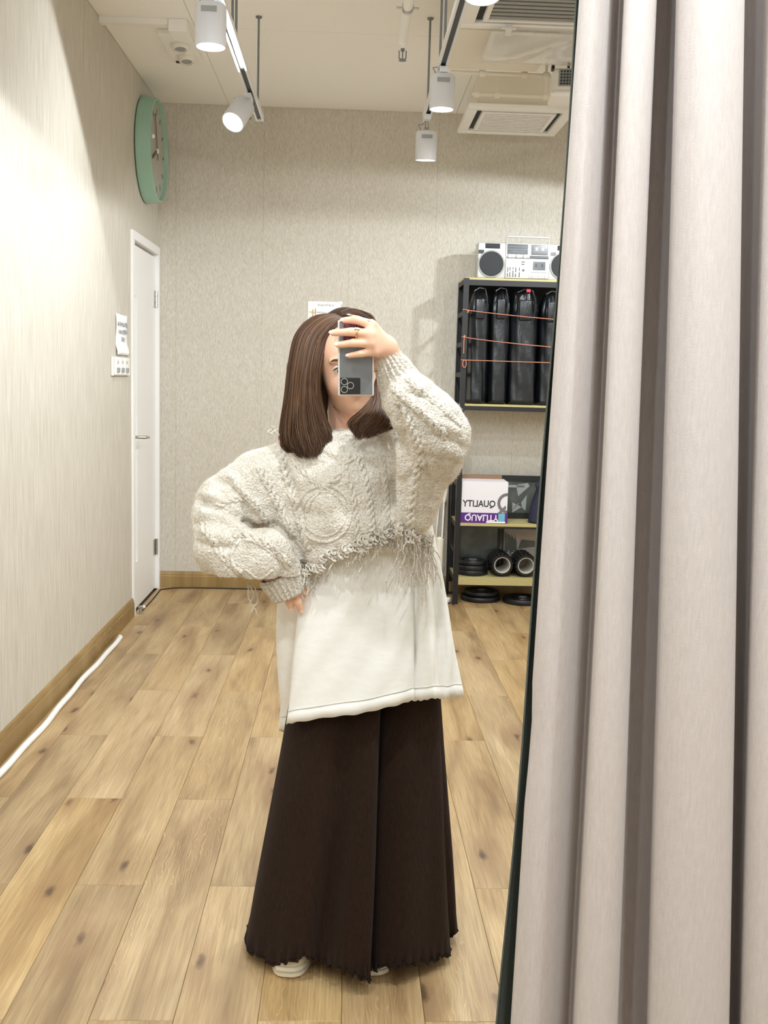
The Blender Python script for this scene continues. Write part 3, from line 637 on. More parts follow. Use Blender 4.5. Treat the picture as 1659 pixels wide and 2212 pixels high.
for poly in ([(1.0, .195), (1.13, .195), (1.128, .21), (1.0, .21)], [(1.075, .21), (1.09, .14), (1.16, .205), (1.15, .225), (1.09, .215)], [(1.065, .075), (1.10, .10), (1.06, .05)], [(1.055, .035), (1.115, .072), (1.055, .10)], [(1.11, .10), (1.145, .15), (1.14, .05), (1.12, .065)]):
    sh_.prism(poly, TF, -.0008)
sh_.build('letter_shapes', M_pale, fp)
nb = thing('navy_bag', (1.27, 6.27, SZ), 'dark navy fabric bag slumped on the shelf at the curtain edge', 'bag')
rings = []
for i in range(20):
    s = i/19; z = SZ+.001+.262*s
    rings.append([(1.235+.02*s+(.105-.05*s**2)*(1+.06*math.sin(4*2*PI*k/32+3*s))*math.cos(2*PI*k/32), 6.30+(.085-.05*s)*math.sin(2*PI*k/32), z) for k in range(32)])
MB().loft(rings).build('bag_body', mat('navy_cloth', (34, 38, 58), .7, bump=(30, .5)), nb, 'all')
MB().tube([(1.17, 6.25, .70), (1.155, 6.235, .745), (1.18, 6.23, .77), (1.22, 6.24, .755)], .005, 8).build('strap', MATS['navy_cloth'], nb, True)

# ------------------------------------------------------------------ lower shelf: pictures, weight plates, rollers, red ball
LZ = .1695
leaning_frame(.722, .985, LZ+.001, .455, 6.46, 'dark glazed picture in a thin frame behind the weight plates', mat('picture_green', (58, 66, 62), .2, var=(9, (86, 94, 92))), .012)
fr2, T2, h2 = leaning_frame(1.0, 1.27, LZ+.001, .445, 6.44, 'pale picture in a thin frame behind the black rollers', mat('picture_pale', (150, 150, 142), .3, var=(11, (176, 160, 150))), .008)
ft2 = MB()
TF2 = T2 @ Matrix(((1, 0, 0, 0), (0, 0, 1, .0075), (0, 1, 0, 0), (0, 0, 0, 1)))
for a in range(7): ft2.prism([(1.015+a*.011, .10+.02*(a % 3)), (1.03+a*.011, .12), (1.026+a*.011, .25-.012*a), (1.012+a*.011, .24-.02*(a % 2))], TF2, -.0006)
ft2.prism([(1.10, .14), (1.24, .16), (1.25, .19), (1.12, .2)], TF2, -.0007); ft2.build('foliage', M_pic1, fr2)
M_rub = mat('black_rubber', (17, 17, 19), .45)
def plate(x, y, z, r, h, label, tilt=0):
    t = thing('weight_plate', (x, y, z), label, 'weight plate', 'black weight plates')
    M = Matrix.Translation((x, y, z)) @ Matrix.Rotation(tilt, 4, 'X')
    MB().lathe([(.028, 0), (r*.97, 0), (r, h*.25), (r, h*.75), (r*.96, h), (r*.80, h), (r*.74, h*.72), (.055, h*.72), (.050, h), (.028, h)], M, 56, closed=True).build('disc', M_rub, t, True)
    MB().lathe([(.0255, h*.02), (.0275, h*.02), (.0275, h*1.04), (.0255, h*1.04)], M, 28, closed=True).build('hub_ring', M_rod, t, True)
    return t
plate(.797, 6.33, LZ, .098, .03, 'bottom weight plate of the stack on the lower shelf')
plate(.794, 6.33, LZ+.032, .095, .028, 'middle weight plate of the stack on the lower shelf')
plate(.800, 6.335, LZ+.062, .088, .026, 'topmost weight plate of the stack on the lower shelf')
plate(.86, 6.36, 0, .125, .03, 'black weight plate on the floor under the rack, left one')
plate(.868, 6.37, .032, .11, .026, 'smaller black weight plate lying on another on the floor under the rack')
plate(1.118, 6.30, 0, .125, .032, 'black weight plate on the floor under the rack, by the curtain edge')
def roller(x, label):
    t = thing('exercise_roller', (x, 6.33, LZ), label, 'roller', 'black treaded exercise rollers')
    r = .066; o_ = (x, 6.232, LZ+r+.006)
    MB().lathe([(.050, 0), (r-.004, 0), (r, .006), (r, .20), (r-.004, .206), (.050, .206)], axis_M(o_, (0, 1, 0)), 48, closed=True).build('foam_shell', M_rub, t, True)
    MB().lathe([(.0455, .002), (.0498, .002), (.0498, .204), (.0455, .204)], axis_M(o_, (0, 1, 0)), 40, closed=True).build('inner_tube', mat('tube_white', (206, 202, 194), .5), t, True)
    for k in range(18):
        a = 2*PI*k/18
        MB().rbox(-.007, .007, r-.001, r+.005, .012+.008*(k % 2), .19+.008*(k % 2), .002, axis_M(o_, (0, 1, 0)) @ Matrix.Rotation(a, 4, 'Z'), seg=1).build('tread', M_rub, t)
    return t
roller(.972, 'black treaded hollow roller on the lower shelf beside the weight plates')
roller(1.118, 'black treaded hollow roller on the lower shelf next to the red ball')
rb = thing('red_ball', (1.254, 6.30, LZ), 'red exercise ball on the lower shelf, half hidden by the curtain', 'ball')
MB().ell((1.254, 6.30, LZ+.061), (.06, .06, .06), None, 32).build('ball_skin', mat('red_rubber', (178, 28, 36), .4), rb, 'all')
MB().lathe([(.0603, -.003), (.0609, -.003), (.0609, .003), (.0603, .003)], Matrix.Translation((1.254, 6.30, LZ+.061)), 40, closed=True).build('seam_ring', MATS['tag_red'], rb, True)

# ------------------------------------------------------------------ cleaning tools left of the rack
vc = thing('stick_vacuum', (.61, 6.30, 0), 'white stick vacuum cleaner leaning beside the left end of the rack', 'vacuum cleaner')
A = P(963, 1026, 6.36); B = P(959, 1085, 6.35); C = P(954, 1180, 6.32)
MB().tube([A, A+(B-A)*.15, A+(B-A)*.6, B], [.010, .016, .017, .009], 14).build('handle', M_cream, vc, True)
MB().tube([B, C], .006, 10).build('stem', M_plastic, vc, True)
D1, D2 = P(950, 1164, 6.30), P(946, 1228, 6.30); E2 = P(943, 1258, 6.30); G = P(950, 1285, 6.27)
MB().tube([D1+Vector((0, 0, .012)), D1, D2], [.010, .026, .029], 20).build('dust_tank', M_cream, vc, True)
MB().tube([D2-Vector((0, 0, .001)), E2], [.024, .017], 16).build('motor_section', mat('vac_brown', (110, 92, 80), .4), vc, True)
MB().tube([E2, G], .010, 12).build('neck', M_plastic, vc, True)
NT = Matrix.Translation((.580, 6.235, 0)) @ Matrix.Rotation(-.5, 4, 'Z')
MB().rbox(-.075, .075, -.042, .042, .004, .036, .010, NT).build('floor_nozzle', M_white, vc, True)
MB().box(-.07, .07, -.038, .038, 0, .0045, NT).build('brush_base', M_black, vc)
mp = thing('mop', (.585, 6.42, 0), 'mop with thin white pole leaning on the wall left of the rack', 'mop')
MB().tube([P(953, 1045, 6.50), P(940, 1180, 6.45), Vector((.545, 6.42, .03))], .006, 10).build('pole', M_plastic, mp, True)
MB().rbox(.47, .61, 6.39, 6.45, .0, .03, .006).build('mop_head', M_rod, mp, True)
for i, (xa, xb, lab) in enumerate(((962, 950, 'left black pole leaning behind the stick vacuum'), (972, 965, 'right black pole leaning behind the stick vacuum'))):
    t = thing('pole', (.62, 6.44, 0), lab, 'pole', 'black poles by the rack')
    b0 = P(xb, 1270, 6.46+.02*i); b0.z = .002
    MB().tube([P(xa, 1035, 6.515), b0], .007, 10).build('shaft', M_black, t, True)
    MB().tube([b0+Vector((0, 0, .001)), b0+(P(xa, 1035, 6.515)-b0)*.04], .010, 10).build('rubber_tip', M_rub, t, True)
    MB().tube([P(xa, 1045, 6.513), P(xa, 1034, 6.5155)], .0095, 10).build('grip', M_rub, t, True)

# ------------------------------------------------------------------ the curtain in front
def catmull(pts, sub, closed=False):
    n = len(pts); out = []
    rng = range(n) if closed else range(n-1)
    for i in rng:
        if closed: p0, p1, p2, p3 = (pts[(i+j-1) % n] for j in range(4))
        else: p0, p1, p2, p3 = pts[max(i-1, 0)], pts[i], pts[i+1], pts[min(i+2, n-1)]
        for k in range(sub):
            t = k/sub; t2 = t*t; t3 = t2*t
            out.append(tuple(.5*((2*b)+(c-a)*t+(2*a-5*b+4*c-d)*t2+(3*b-a-3*c+d)*t3) for a, b, c, d in zip(p0, p1, p2, p3)))
    if not closed: out.append(tuple(pts[-1]))
    return out
sec = [(.234, .213, 1.150), (.236, .215, 1.136), (.246, .232, 1.128), (.262, .256, 1.138), (.276, .280, 1.162), (.286, .291, 1.176), (.284, .289, 1.150), (.2745, .2795, 1.108), (.280, .289, 1.096), (.297, .312, 1.098), (.310, .331, 1.118), (.318, .342, 1.160), (.330, .352, 1.200), (.344, .372, 1.198), (.346, .380, 1.17), (.329, .369, 1.118), (.328, .367, 1.095), (.345, .393, 1.078), (.372, .430, 1.082), (.395, .459, 1.102), (.408, .468, 1.14), (.424, .482, 1.19), (.436, .496, 1.19), (.432, .492, 1.15), (.420, .474, 1.105), (.432, .487, 1.085), (.465, .52, 1.09), (.485, .545, 1.13), (.50, .56, 1.18), (.515, .575, 1.13), (.535, .60, 1.09), (.57, .64, 1.10), (.60, .67, 1.17), (.62, .69, 1.18), (.64, .71, 1.1), (.70, .77, 1.09), (.74, .81, 1.17), (.8, .87, 1.1), (.88, .95, 1.12)]
prof = catmull(sec, 6)
rings = []
ZT, ZBm = 2.90, .006
for i in range(61):
    z = ZT+(ZBm-ZT)*i/60; s = (1.748-z)/1.12
    row = []
    for j, (xt, xb, yy) in enumerate(prof):
        ss = max(-.35, min(1.35, s))
        wv = .0008*math.sin(z*4+j*.09)
        dent = .006*math.exp(-((z-.95)/.03)**2)*math.exp(-(j/14)**2)
        row.append((xt+(xb-xt)*ss+wv+dent*.8, yy+.0015*math.sin(z*3+j*.05)+dent, z))
    rings.append(row)
M_curt = fabric('curtain_cloth', (188, 180, 177), (198, 191, 187), (400, 400, 60), (900, 900, 900), .25, .85, .2)
ct = thing('curtain', (.5, 1.14, 0), 'long mauve-grey curtain gathered in heavy folds at the right', 'curtain')
co = MB().loft(rings, closed=False).build('curtain_cloth', M_curt, ct, 'all'); m_ = co.modifiers.new('t', 'SOLIDIFY'); m_.thickness = .002
lsec = [(.2345, .2000, 1.165), (.245, .212, 1.180), (.29, .29, 1.225), (.36, .38, 1.235), (.5, .55, 1.23), (.9, .97, 1.235)]
lp = catmull(lsec, 6); rings = []
for i in range(41):
    z = ZT-.02+(ZBm+.004-ZT+.02)*i/40; s = max(-.35, min(1.35, (1.748-z)/1.12))
    rings.append([(xt+(xb-xt)*s*(.75+.25*max(0, min(1, s)))+.0016*math.sin(z*9), yy+.003*math.sin(z*4+j*.1), z) for j, (xt, xb, yy) in enumerate(lp)])
lo_ = MB().loft(rings, closed=False).build('lining', mat('lining_green', (84, 92, 86), .8, bump=(500, .2)), ct, 'all'); m_ = lo_.modifiers.new('t', 'SOLIDIFY'); m_.thickness = .002  # separate sheet added for the mirror reflection of the curtain's lined back
lo_['label'] = 'dark grey-green mirror reflection of the blackout lining, built as a sheet'
MB().tube([(.2, 1.16, 2.925), (1.6, 1.16, 2.925)], .014, 14).build('curtain_rail', M_steel, ct, True)
for x in (.3, .55, .85): MB().tube([(x, 1.16, 2.935), (x, 1.16, HC-.0005)], .006, 8).build('rail_bracket', M_steel, ct, True)

# ------------------------------------------------------------------ implicit surfaces for the figure
class Field:
    def __init__(s, lo, hi, h):
        s.lo = np.array(lo, np.float32); s.h = h
        s.n = np.ceil((np.array(hi)-s.lo)/h).astype(int)+1; s.d = np.full(s.n, .2, np.float32)
    def block(s, lo, hi):
        a = np.clip(np.floor((np.array(lo)-s.lo)/s.h).astype(int), 0, s.n-1); b = np.clip(np.ceil((np.array(hi)-s.lo)/s.h).astype(int)+1, 1, s.n)
        if (b <= a).any(): return None, None
        sl = tuple(slice(a[i], b[i]) for i in range(3))
        g = np.meshgrid(*[s.lo[i]+s.h*np.arange(a[i], b[i], dtype=np.float32) for i in range(3)], indexing='ij', sparse=True)
        return sl, g
    def comb(s, sl, b, k, sub=False):
        a = s.d[sl]
        if sub: a = -a
        if k > 0:
            t = np.clip(.5+.5*(b-a)/k, 0, 1); r = b+(a-b)*t-k*t*(1-t)
        else: r = np.minimum(a, b)
        s.d[sl] = -r if sub else r
    def cap(s, a, ra, b, rb, k=.01, sub=False):
        a = np.array(a, np.float32); b = np.array(b, np.float32); m = max(ra, rb)+2*k+.02
        sl, g = s.block(np.minimum(a, b)-m, np.maximum(a, b)+m)
        if sl is None: return s
        ab = b-a; L = float(ab@ab)+1e-12
        px, py, pz = g[0]-a[0], g[1]-a[1], g[2]-a[2]
        t = np.clip((px*ab[0]+py*ab[1]+pz*ab[2])/L, 0, 1)
        d = np.sqrt((px-t*ab[0])**2+(py-t*ab[1])**2+(pz-t*ab[2])**2)-(ra+(rb-ra)*t)
        s.comb(sl, d, k, sub); return s
    def chain(s, pts, k=.01, kin=None, sub=False):
        for (a, ra), (b, rb) in zip(pts[:-1], pts[1:]): s.cap(a, ra, b, rb, k, sub)
        return s
    def ell(s, c, r, R=None, k=.01, sub=False):
        c = np.array(c, np.float32); r = np.array(r, np.float32); m = r.max()+2*k+.02
        sl, g = s.block(c-m, c+m)
        if sl is None: return s
        p = [g[i]-c[i] for i in range(3)]
        if R is not None:
            R = np.array(R); q = [R[0, i]*p[0]+R[1, i]*p[1]+R[2, i]*p[2] for i in range(3)]; p = q
        k0 = np.sqrt((p[0]/r[0])**2+(p[1]/r[1])**2+(p[2]/r[2])**2)+1e-6; k1 = np.sqrt((p[0]/r[0]**2)**2+(p[1]/r[1]**2)**2+(p[2]/r[2]**2)**2)+1e-6
        s.comb(sl, k0*(k0-1)/k1, k, sub); return s
    def mesh(s):
        d = s.d; sg = d < 0; n = np.array(d.shape)-1
        c8 = [(i, j, k) for i in (0, 1) for j in (0, 1) for k in (0, 1)]
        cnt = np.zeros(n, np.int8)
        for i, j, k in c8: cnt += sg[i:i+n[0], j:j+n[1], k:k+n[2]]
        idx = np.nonzero((cnt > 0) & (cnt < 8)); N = len(idx[0])
        val = np.stack([d[idx[0]+i, idx[1]+j, idx[2]+k] for i, j, k in c8], 1)
        acc = np.zeros((N, 3)); num = np.zeros(N)
        for a in range(8):
            for b in range(a+1, 8):
                ca, cb_ = np.array(c8[a]), np.array(c8[b])
                if abs(ca-cb_).sum() != 1: continue
                va, vb = val[:, a], val[:, b]; m = (va < 0) != (vb < 0)
                t = va[m]/(va[m]-vb[m]); acc[m] += ca+(cb_-ca)*t[:, None]; num[m] += 1
        vs = s.lo+s.h*(np.stack(idx, 1)+acc/num[:, None])
        ids = np.full(n, -1, np.int64); ids[idx] = np.arange(N); quads = []
        for ax in range(3):
            e = [slice(None)]*3; e2 = [slice(None)]*3; e[ax] = slice(0, -1); e2[ax] = slice(1, None)
            s0, s1 = sg[tuple(e)], sg[tuple(e2)]; q = np.nonzero(s0 != s1)
            u, v = [a for a in range(3) if a != ax]
            ok = (q[u] > 0) & (q[v] > 0) & (q[u] < n[u]) & (q[v] < n[v])
            q = [z[ok] for z in q]; flip = s0[tuple(q)]
            def at(du, dv):
                r = list(q); r[u] = r[u]+du; r[v] = r[v]+dv; return ids[tuple(r)]
            Q = np.stack([at(-1, -1), at(0, -1), at(0, 0), at(-1, 0)], 1)
            fl = flip if ax != 1 else ~flip
            Q[~fl] = Q[~fl][:, ::-1]; quads.append(Q)
        return vs, np.concatenate(quads)
def smooth_mesh(vs, qs, it, lam=.5):
    for _ in range(it):
        acc = np.zeros_like(vs); c = np.zeros(len(vs))
        for a, b in ((0, 1), (1, 2), (2, 3), (3, 0)):
            np.add.at(acc, qs[:, a], vs[qs[:, b]]); np.add.at(c, qs[:, a], 1)
            np.add.at(acc, qs[:, b], vs[qs[:, a]]); np.add.at(c, qs[:, b], 1)
        vs = vs+lam*(acc/np.maximum(c, 1)[:, None]-vs)
    return vs
def mesh_obj(name, vs, qs, m, parent):
    b = np.array(BASE[parent.name]); me = bpy.data.meshes.new(name); me.from_pydata((vs-b).tolist(), [], qs.tolist())
    for q in (m if isinstance(m, (list, tuple)) else [m]): me.materials.append(q)
    me.shade_smooth(); o = bpy.data.objects.new(name, me); COL.objects.link(o); o.parent = parent; BASE[o.name] = BASE[parent.name]; return o
def normals(vs, qs):
    n = np.zeros_like(vs); f = np.cross(vs[qs[:, 2]]-vs[qs[:, 0]], vs[qs[:, 3]]-vs[qs[:, 1]])
    for i in range(4): np.add.at(n, qs[:, i], f)
    return n/np.maximum(np.linalg.norm(n, axis=1), 1e-9)[:, None]
def vnoise(p, seed):
    """smooth value noise on points"""
    rs = np.random.RandomState(seed); T = rs.rand(32, 32, 32).astype(np.float32)
    i = np.floor(p).astype(int); f = p-i; f = f*f*(3-2*f); out = 0
    for dx in (0, 1):
        for dy in (0, 1):
            for dz in (0, 1):
                wt = (f[:, 0] if dx else 1-f[:, 0])*(f[:, 1] if dy else 1-f[:, 1])*(f[:, 2] if dz else 1-f[:, 2])
                out = out+wt*T[(i[:, 0]+dx) % 32, (i[:, 1]+dy) % 32, (i[:, 2]+dz) % 32]
    return out*2-1
def PR(x, y, Y, rpx): return (P(x, y, Y), rpx/ppm(Y))
def unpx(pts, i):
    v = pts-np.array(CAM); z = v@np.array(FW)
    return 829.5+F_PX*(v@np.array(RT))/z if i == 0 else 1106-F_PX*(v@np.array(UP))/z

# ------------------------------------------------------------------ the person
M_skin = mat('skin', (232, 186, 158), .5, bump=(220, .06)); M_skin.node_tree.nodes['Principled BSDF'].inputs['Subsurface Weight'].default_value = .12
M_skin.node_tree.nodes['Principled BSDF'].inputs['Subsurface Radius'].default_value = (.012, .005, .003)
M_lip = mat('lips', (196, 112, 104), .4)
M_nail = mat('nail', (240, 208, 196), .2)
pe = thing('person', (0.0, 2.40, 0), 'person in cream cable-knit sweater, white shirt and dark maxi skirt holding a phone', 'person')
B = Field((-.42, 2.04, .0), (.34, 2.62, 1.52), .003)
# legs and torso under the clothes
for hx, fx in ((-.035, -.105), (.085, .088)):
    B.chain([((hx, 2.42, .80), .075), ((fx*.8+hx*.2, 2.40, .44), .05), ((fx, 2.42, .10), .034)], .02)
    B.cap((fx, 2.42, .065), .034, (fx, 2.30, .045), .03, .02)
B.ell((.025, 2.42, .86), (.145, .105, .12), None, .03).ell((.02, 2.415, 1.0), (.115, .09, .14), None, .03).ell((.01, 2.415, 1.13), (.135, .09, .09), None, .03)
# head
HO = P(744, 789, 2.405)
HR = Matrix.Rotation(math.radians(-12), 3, 'Y') @ Matrix.Rotation(math.radians(14), 3, 'Z') @ Matrix.Rotation(math.radians(8), 3, 'X')
HX = HR @ Matrix(((1, 0, 0), (0, -1, 0), (0, 0, 1)))           # local: x right, y forward, z up
def hp(x, y, z): return HO+HX @ Vector((x, y, z))
HN = np.array(HX)
B.ell(hp(0, -.012, .028), (.068, .086, .068), HN, .01).ell(hp(0, .022, -.028), (.056, .060, .072), HN, .03).ell(hp(0, .030, -.068), (.042, .044, .034), HN, .025)
B.ell(hp(0, .060, -.092), (.016, .014, .012), HN, .02)
for s in (-1, 1):
    B.ell(hp(s*.032, .052, -.035), (.022, .020, .024), HN, .02)
    B.ell(hp(s*.030, .089, .002), (.016, .012, .0085), HN, .012, True)
    B.cap(hp(s*.014, .078, .020), .006, hp(s*.046, .064, .022), .004, .010)
    B.ell(hp(s*.066, -.012, -.018), (.007, .017, .028), HN, .006)
    B.ell(hp(s*.010, .083, -.029), (.0075, .009, .007), HN, .006)
B.cap(hp(0, .076, .012), .006, hp(0, .093, -.023), .009, .010)
B.ell(hp(0, .080, -.047), (.020, .008, .0048), HN, .004).ell(hp(0, .079, -.056), (.017, .009, .0058), HN, .004)
B.cap(hp(-.016, .088, -.0515), .0014, hp(.016, .088, -.0515), .0014, .002, True)
NK = P(752, 960, 2.445)
B.chain([(hp(0, -.032, -.055), .045), (NK, .042), (P(752, 1000, 2.44), .06)], .008)
# arms: to the phone (right in view), and to the hip (left in view)
SHR, SHL = P(850, 985, 2.41), P(625, 990, 2.41)
B.chain([(SHR, .048), (P(950, 955, 2.24), .036), (P(862, 800, 2.20), .028), (P(834, 752, 2.165), .021)], .015)
B.chain([(SHL, .048), (P(468, 1110, 2.38), .036), (P(560, 1215, 2.31), .027), (P(611, 1258, 2.29), .021)], .015)
# hand on the phone
W_ = P(832, 750, 2.165)
FING = [[PR(803, 702, 2.128, 10.5), PR(770, 691, 2.128, 9.2), PR(744, 692, 2.137, 7.2)],
        [PR(800, 722, 2.117, 11), PR(760, 717, 2.119, 9.4), PR(720, 719, 2.128, 7.4)],
        [PR(802, 742, 2.117, 10.5), PR(764, 741, 2.119, 9.2), PR(731, 745, 2.128, 7.2)],
        [PR(808, 760, 2.123, 9.6), PR(780, 764, 2.120, 8), PR(755, 768, 2.128, 6.4)]]
for fg in FING:
    B.cap(W_, .019, fg[0][0], fg[0][1]*1.15, .012); B.chain(fg, .0025)
B.chain([(P(828, 765, 2.168), .018), (P(812, 788, 2.172), .0125), (P(795, 800, 2.178), .010), (P(778, 806, 2.180), .008)], .005)
# hand on the hip
WL = P(616, 1264, 2.288)
FINL = [[PR(621, 1281, 2.286, 9.5), PR(624, 1300, 2.284, 8.6), PR(628, 1312, 2.288, 6.8)], [PR(637, 1279, 2.286, 9.5), PR(643, 1301, 2.284, 9), PR(650, 1316, 2.290, 7)],
        [PR(652, 1276, 2.305, 9.5), PR(660, 1294, 2.33, 8.8), PR(665, 1306, 2.350, 7)], [PR(662, 1272, 2.325, 9), PR(670, 1286, 2.35, 8), PR(677, 1296, 2.37, 6.6)]]
for fg in FINL:
    B.cap(WL, .018, fg[0][0], fg[0][1]*1.1, .010); B.chain(fg, .0025)
B.chain([(P(628, 1262, 2.315), .015), (P(648, 1270, 2.345), .011), (P(668, 1282, 2.36), .009)], .005)
vs, qs = B.mesh(); vs = smooth_mesh(vs, qs, 2, .4)
body = mesh_obj('body', vs, qs, [M_skin, M_lip], pe)
loc = (vs[qs].mean(1)-np.array(HO))@HN
lipm = ((np.abs(loc[:, 0]) < .021) & (loc[:, 1] > .070) & (np.abs(loc[:, 2]+.0515) < .0095-.2*np.abs(loc[:, 0])))
body.data.polygons.foreach_set('material_index', lipm.astype(np.int32))
del B
M_eye = mat('eye_white', (236, 232, 228), .15); M_iris = mat('iris', (58, 38, 28), .15); M_hairdark = mat('brow_hair', (84, 62, 50), .6)
for s in (-1, 1):
    e = MB().ell(hp(s*.030, .0640, .001), (.0125, .0125, .0125), HX, 24).build('eye', M_eye, pe, 'all')
    MB().ell(hp(s*.030-.0025, .0718, -.0005), (.0055, .0052, .0055), HX, 16).build('iris', M_iris, e, 'all')
    MB().tube([hp(s*.017, .0772, .003), hp(s*.024, .0792, .0072), hp(s*.032, .0785, .0078), hp(s*.040, .0740, .0052), hp(s*.045, .0700, .0015)], [.0010, .0016, .0018, .0016, .0008], 8).build('eyelid', M_hairdark, pe, True)
    MB().tube([hp(s*.015, .0835, .0205), hp(s*.028, .0815, .0240), hp(s*.040, .0725, .0245), hp(s*.048, .0640, .0215)], [.0018, .0028, .0024, .0010], 8).build('eyebrow', M_hairdark, pe, True)
for fg, nrm in [(f_, Vector((-.25, -1, .25))) for f_ in FING]+[(f_, Vector((-.1, -1, -.15))) for f_ in FINL]:
    tip, r = fg[2]; d = (tip-fg[1][0]).normalized(); nn = (nrm-d*nrm.dot(d)).normalized(); sd = d.cross(nn)
    MB().ell(tip+d*r*.35+nn*r*.62, (1, 1, 1), Matrix((sd*r*.62, d*r*.95, nn*r*.34)).transposed(), 14).build('fingernail', M_nail, pe, 'all')
M_gold = mat('gold', (222, 190, 130), .25, 1); M_pearl = mat('pearl', (240, 236, 228), .2)
for fg, t in ((FING[1], .72), (FING[0], .10)):
    c = fg[0][0].lerp(fg[1][0], t); d = (fg[1][0]-fg[0][0]).normalized(); rr = fg[0][1]*.98
    rg = MB().lathe([(rr, -.0012), (rr+.0014, -.0012), (rr+.0014, .0012), (rr, .0012)], axis_M(c, d), 28, closed=True).build('ring', M_gold, pe, True)
    for a in (-1, 0, 1): MB().ell(c+Vector((0, -.75, .66))*(rr+.001)+d*a*.0036, (.0024, .0024, .0024), None, 12).build('pearl', M_pearl, rg, 'all')

# ------------------------------------------------------------------ phone held upside down, lens at the bottom
PHC = P(769, 774, 2.146); PT2 = Matrix.Translation(PHC) @ Matrix.Rotation(math.radians(-1.5), 4, 'Y') @ Matrix.Rotation(math.radians(3), 4, 'X')
ph = thing('smartphone', tuple(PHC), 'smartphone in a pale bumper case held up in front of the face', 'phone')
hw, hh = .0355, .0755
MB().rbox(-hw-.0015, hw+.0015, -.0035, .0058, -hh-.0015, hh+.0015, .0034, PT2, seg=4).build('bumper_case', mat('bumper', (214, 212, 210), .25), ph, True)
MB().rbox(-hw+.002, hw-.002, -.0048, -.0036, -hh+.002, hh-.002, .0005, PT2).build('back_plate', mat('phone_grey', (118, 120, 122), .25, .3), ph)
MB().box(-hw+.002, hw-.002, .0059, .0064, -hh+.003, hh-.003, PT2).build('screen', mat('screen_dark', (40, 42, 48), .1), ph)
cm = MB().rbox(-hw+.003, hw-.027, -.0068, -.0049, -hh+.003, -hh+.036, .0009, PT2).build('camera_block', mat('camera_black', (22, 22, 24), .15), ph)
for x, z in ((-.024, -.063), (-.024, -.047), (-.007+.0, -.055)):
    ln = MB().lathe([(.0058, 0), (.0072, 0), (.0072, .0022), (.0058, .0022)], PT2 @ axis_M((x if x < -.01 else -.0115, -.0069, z), (0, -1, 0)), 24, closed=True).build('lens_ring', M_steel, cm, True)
    MB().lathe([(.0056, .0), (.0056, .0012)], PT2 @ axis_M((x if x < -.01 else -.0115, -.0069, z), (0, -1, 0)), 24).build('lens_glass', mat('lens_glass', (14, 14, 22), .05), ln)
pk = MB().rbox(-hw+.009, hw-.004, -.0056, -.0049, .035, hh-.006, .0003, PT2).build('pink_card', mat('card_pink', (150, 60, 92), .4), ph)
gl = MB()
for i in range(5): gl.box(-hw+.012+i*.012, -hw+.0145+i*.012, -.0062, -.0057, .036, hh-.007, PT2)
for i in range(3): gl.box(-hw+.010, hw-.005, -.0067, -.0063, .042+i*.011, .0436+i*.011, PT2)
gl.build('plaid_lines', mat('card_plaid', (62, 30, 44), .4), pk)

# ------------------------------------------------------------------ shoes
M_shoe = mat('cream_leather', (226, 218, 196), .5, bump=(90, .15)); M_sole = mat('cream_sole', (232, 226, 206), .6)
def shoe(tx, ty, ang, lab):
    # outline of the sole, toe at the origin, heel along +y
    out = [(0, 0), (.020, .003), (.036, .018), (.045, .05), (.046, .085), (.040, .13), (.034, .17), (.034, .21), (.026, .235), (0, .245), (-.026, .235), (-.034, .21), (-.034, .17), (-.040, .13), (-.045, .085), (-.043, .05), (-.034, .018), (-.020, .003)]
    o2 = catmull(out, 4, True); T = Matrix.Translation((tx, ty, 0)) @ Matrix.Rotation(ang, 4, 'Z')
    cxm, cym = 0, .12
    def ring(sx, z, dz=0): return [T @ Vector((x*sx, cym+(y-cym)*sx, z+dz*max(0, (y-.02))/.2)) for x, y in o2]
    s = MB().loft([ring(.95, .0), ring(1.0, .004), ring(1.01, .016), ring(.99, .026), ring(.96, .028)]).build('shoe_sole', M_sole, pe, True)
    s['label'] = lab+' sole'
    u = MB().loft([ring(.965, .0275), ring(.97, .036, .008), ring(.93, .050, .018), ring(.80, .063, .028), ring(.55, .071, .034), ring(.25, .074, .037)]).build('shoe_upper', M_shoe, pe, True)
    MB().tube([T @ Vector((.0455*math.cos(a), .062-.057*math.sin(a), .041+.010*math.sin(a)**2)) for a in [PI*i/16 for i in range(17)]], .0018, 6).build('toe_seam', M_shoe, u, True)
    MB().tube([T @ Vector((x*1.015, cym+(y-cym)*1.015, .017)) for x, y in o2[-18:]+o2[:20]], .0016, 6).build('foxing_line', mat('sole_line', (190, 180, 156), .6), s, True)
shoe(-.108, 2.205, -.10, 'left-hand cream sneaker'); shoe(.092, 2.214, .08, 'right-hand cream sneaker')

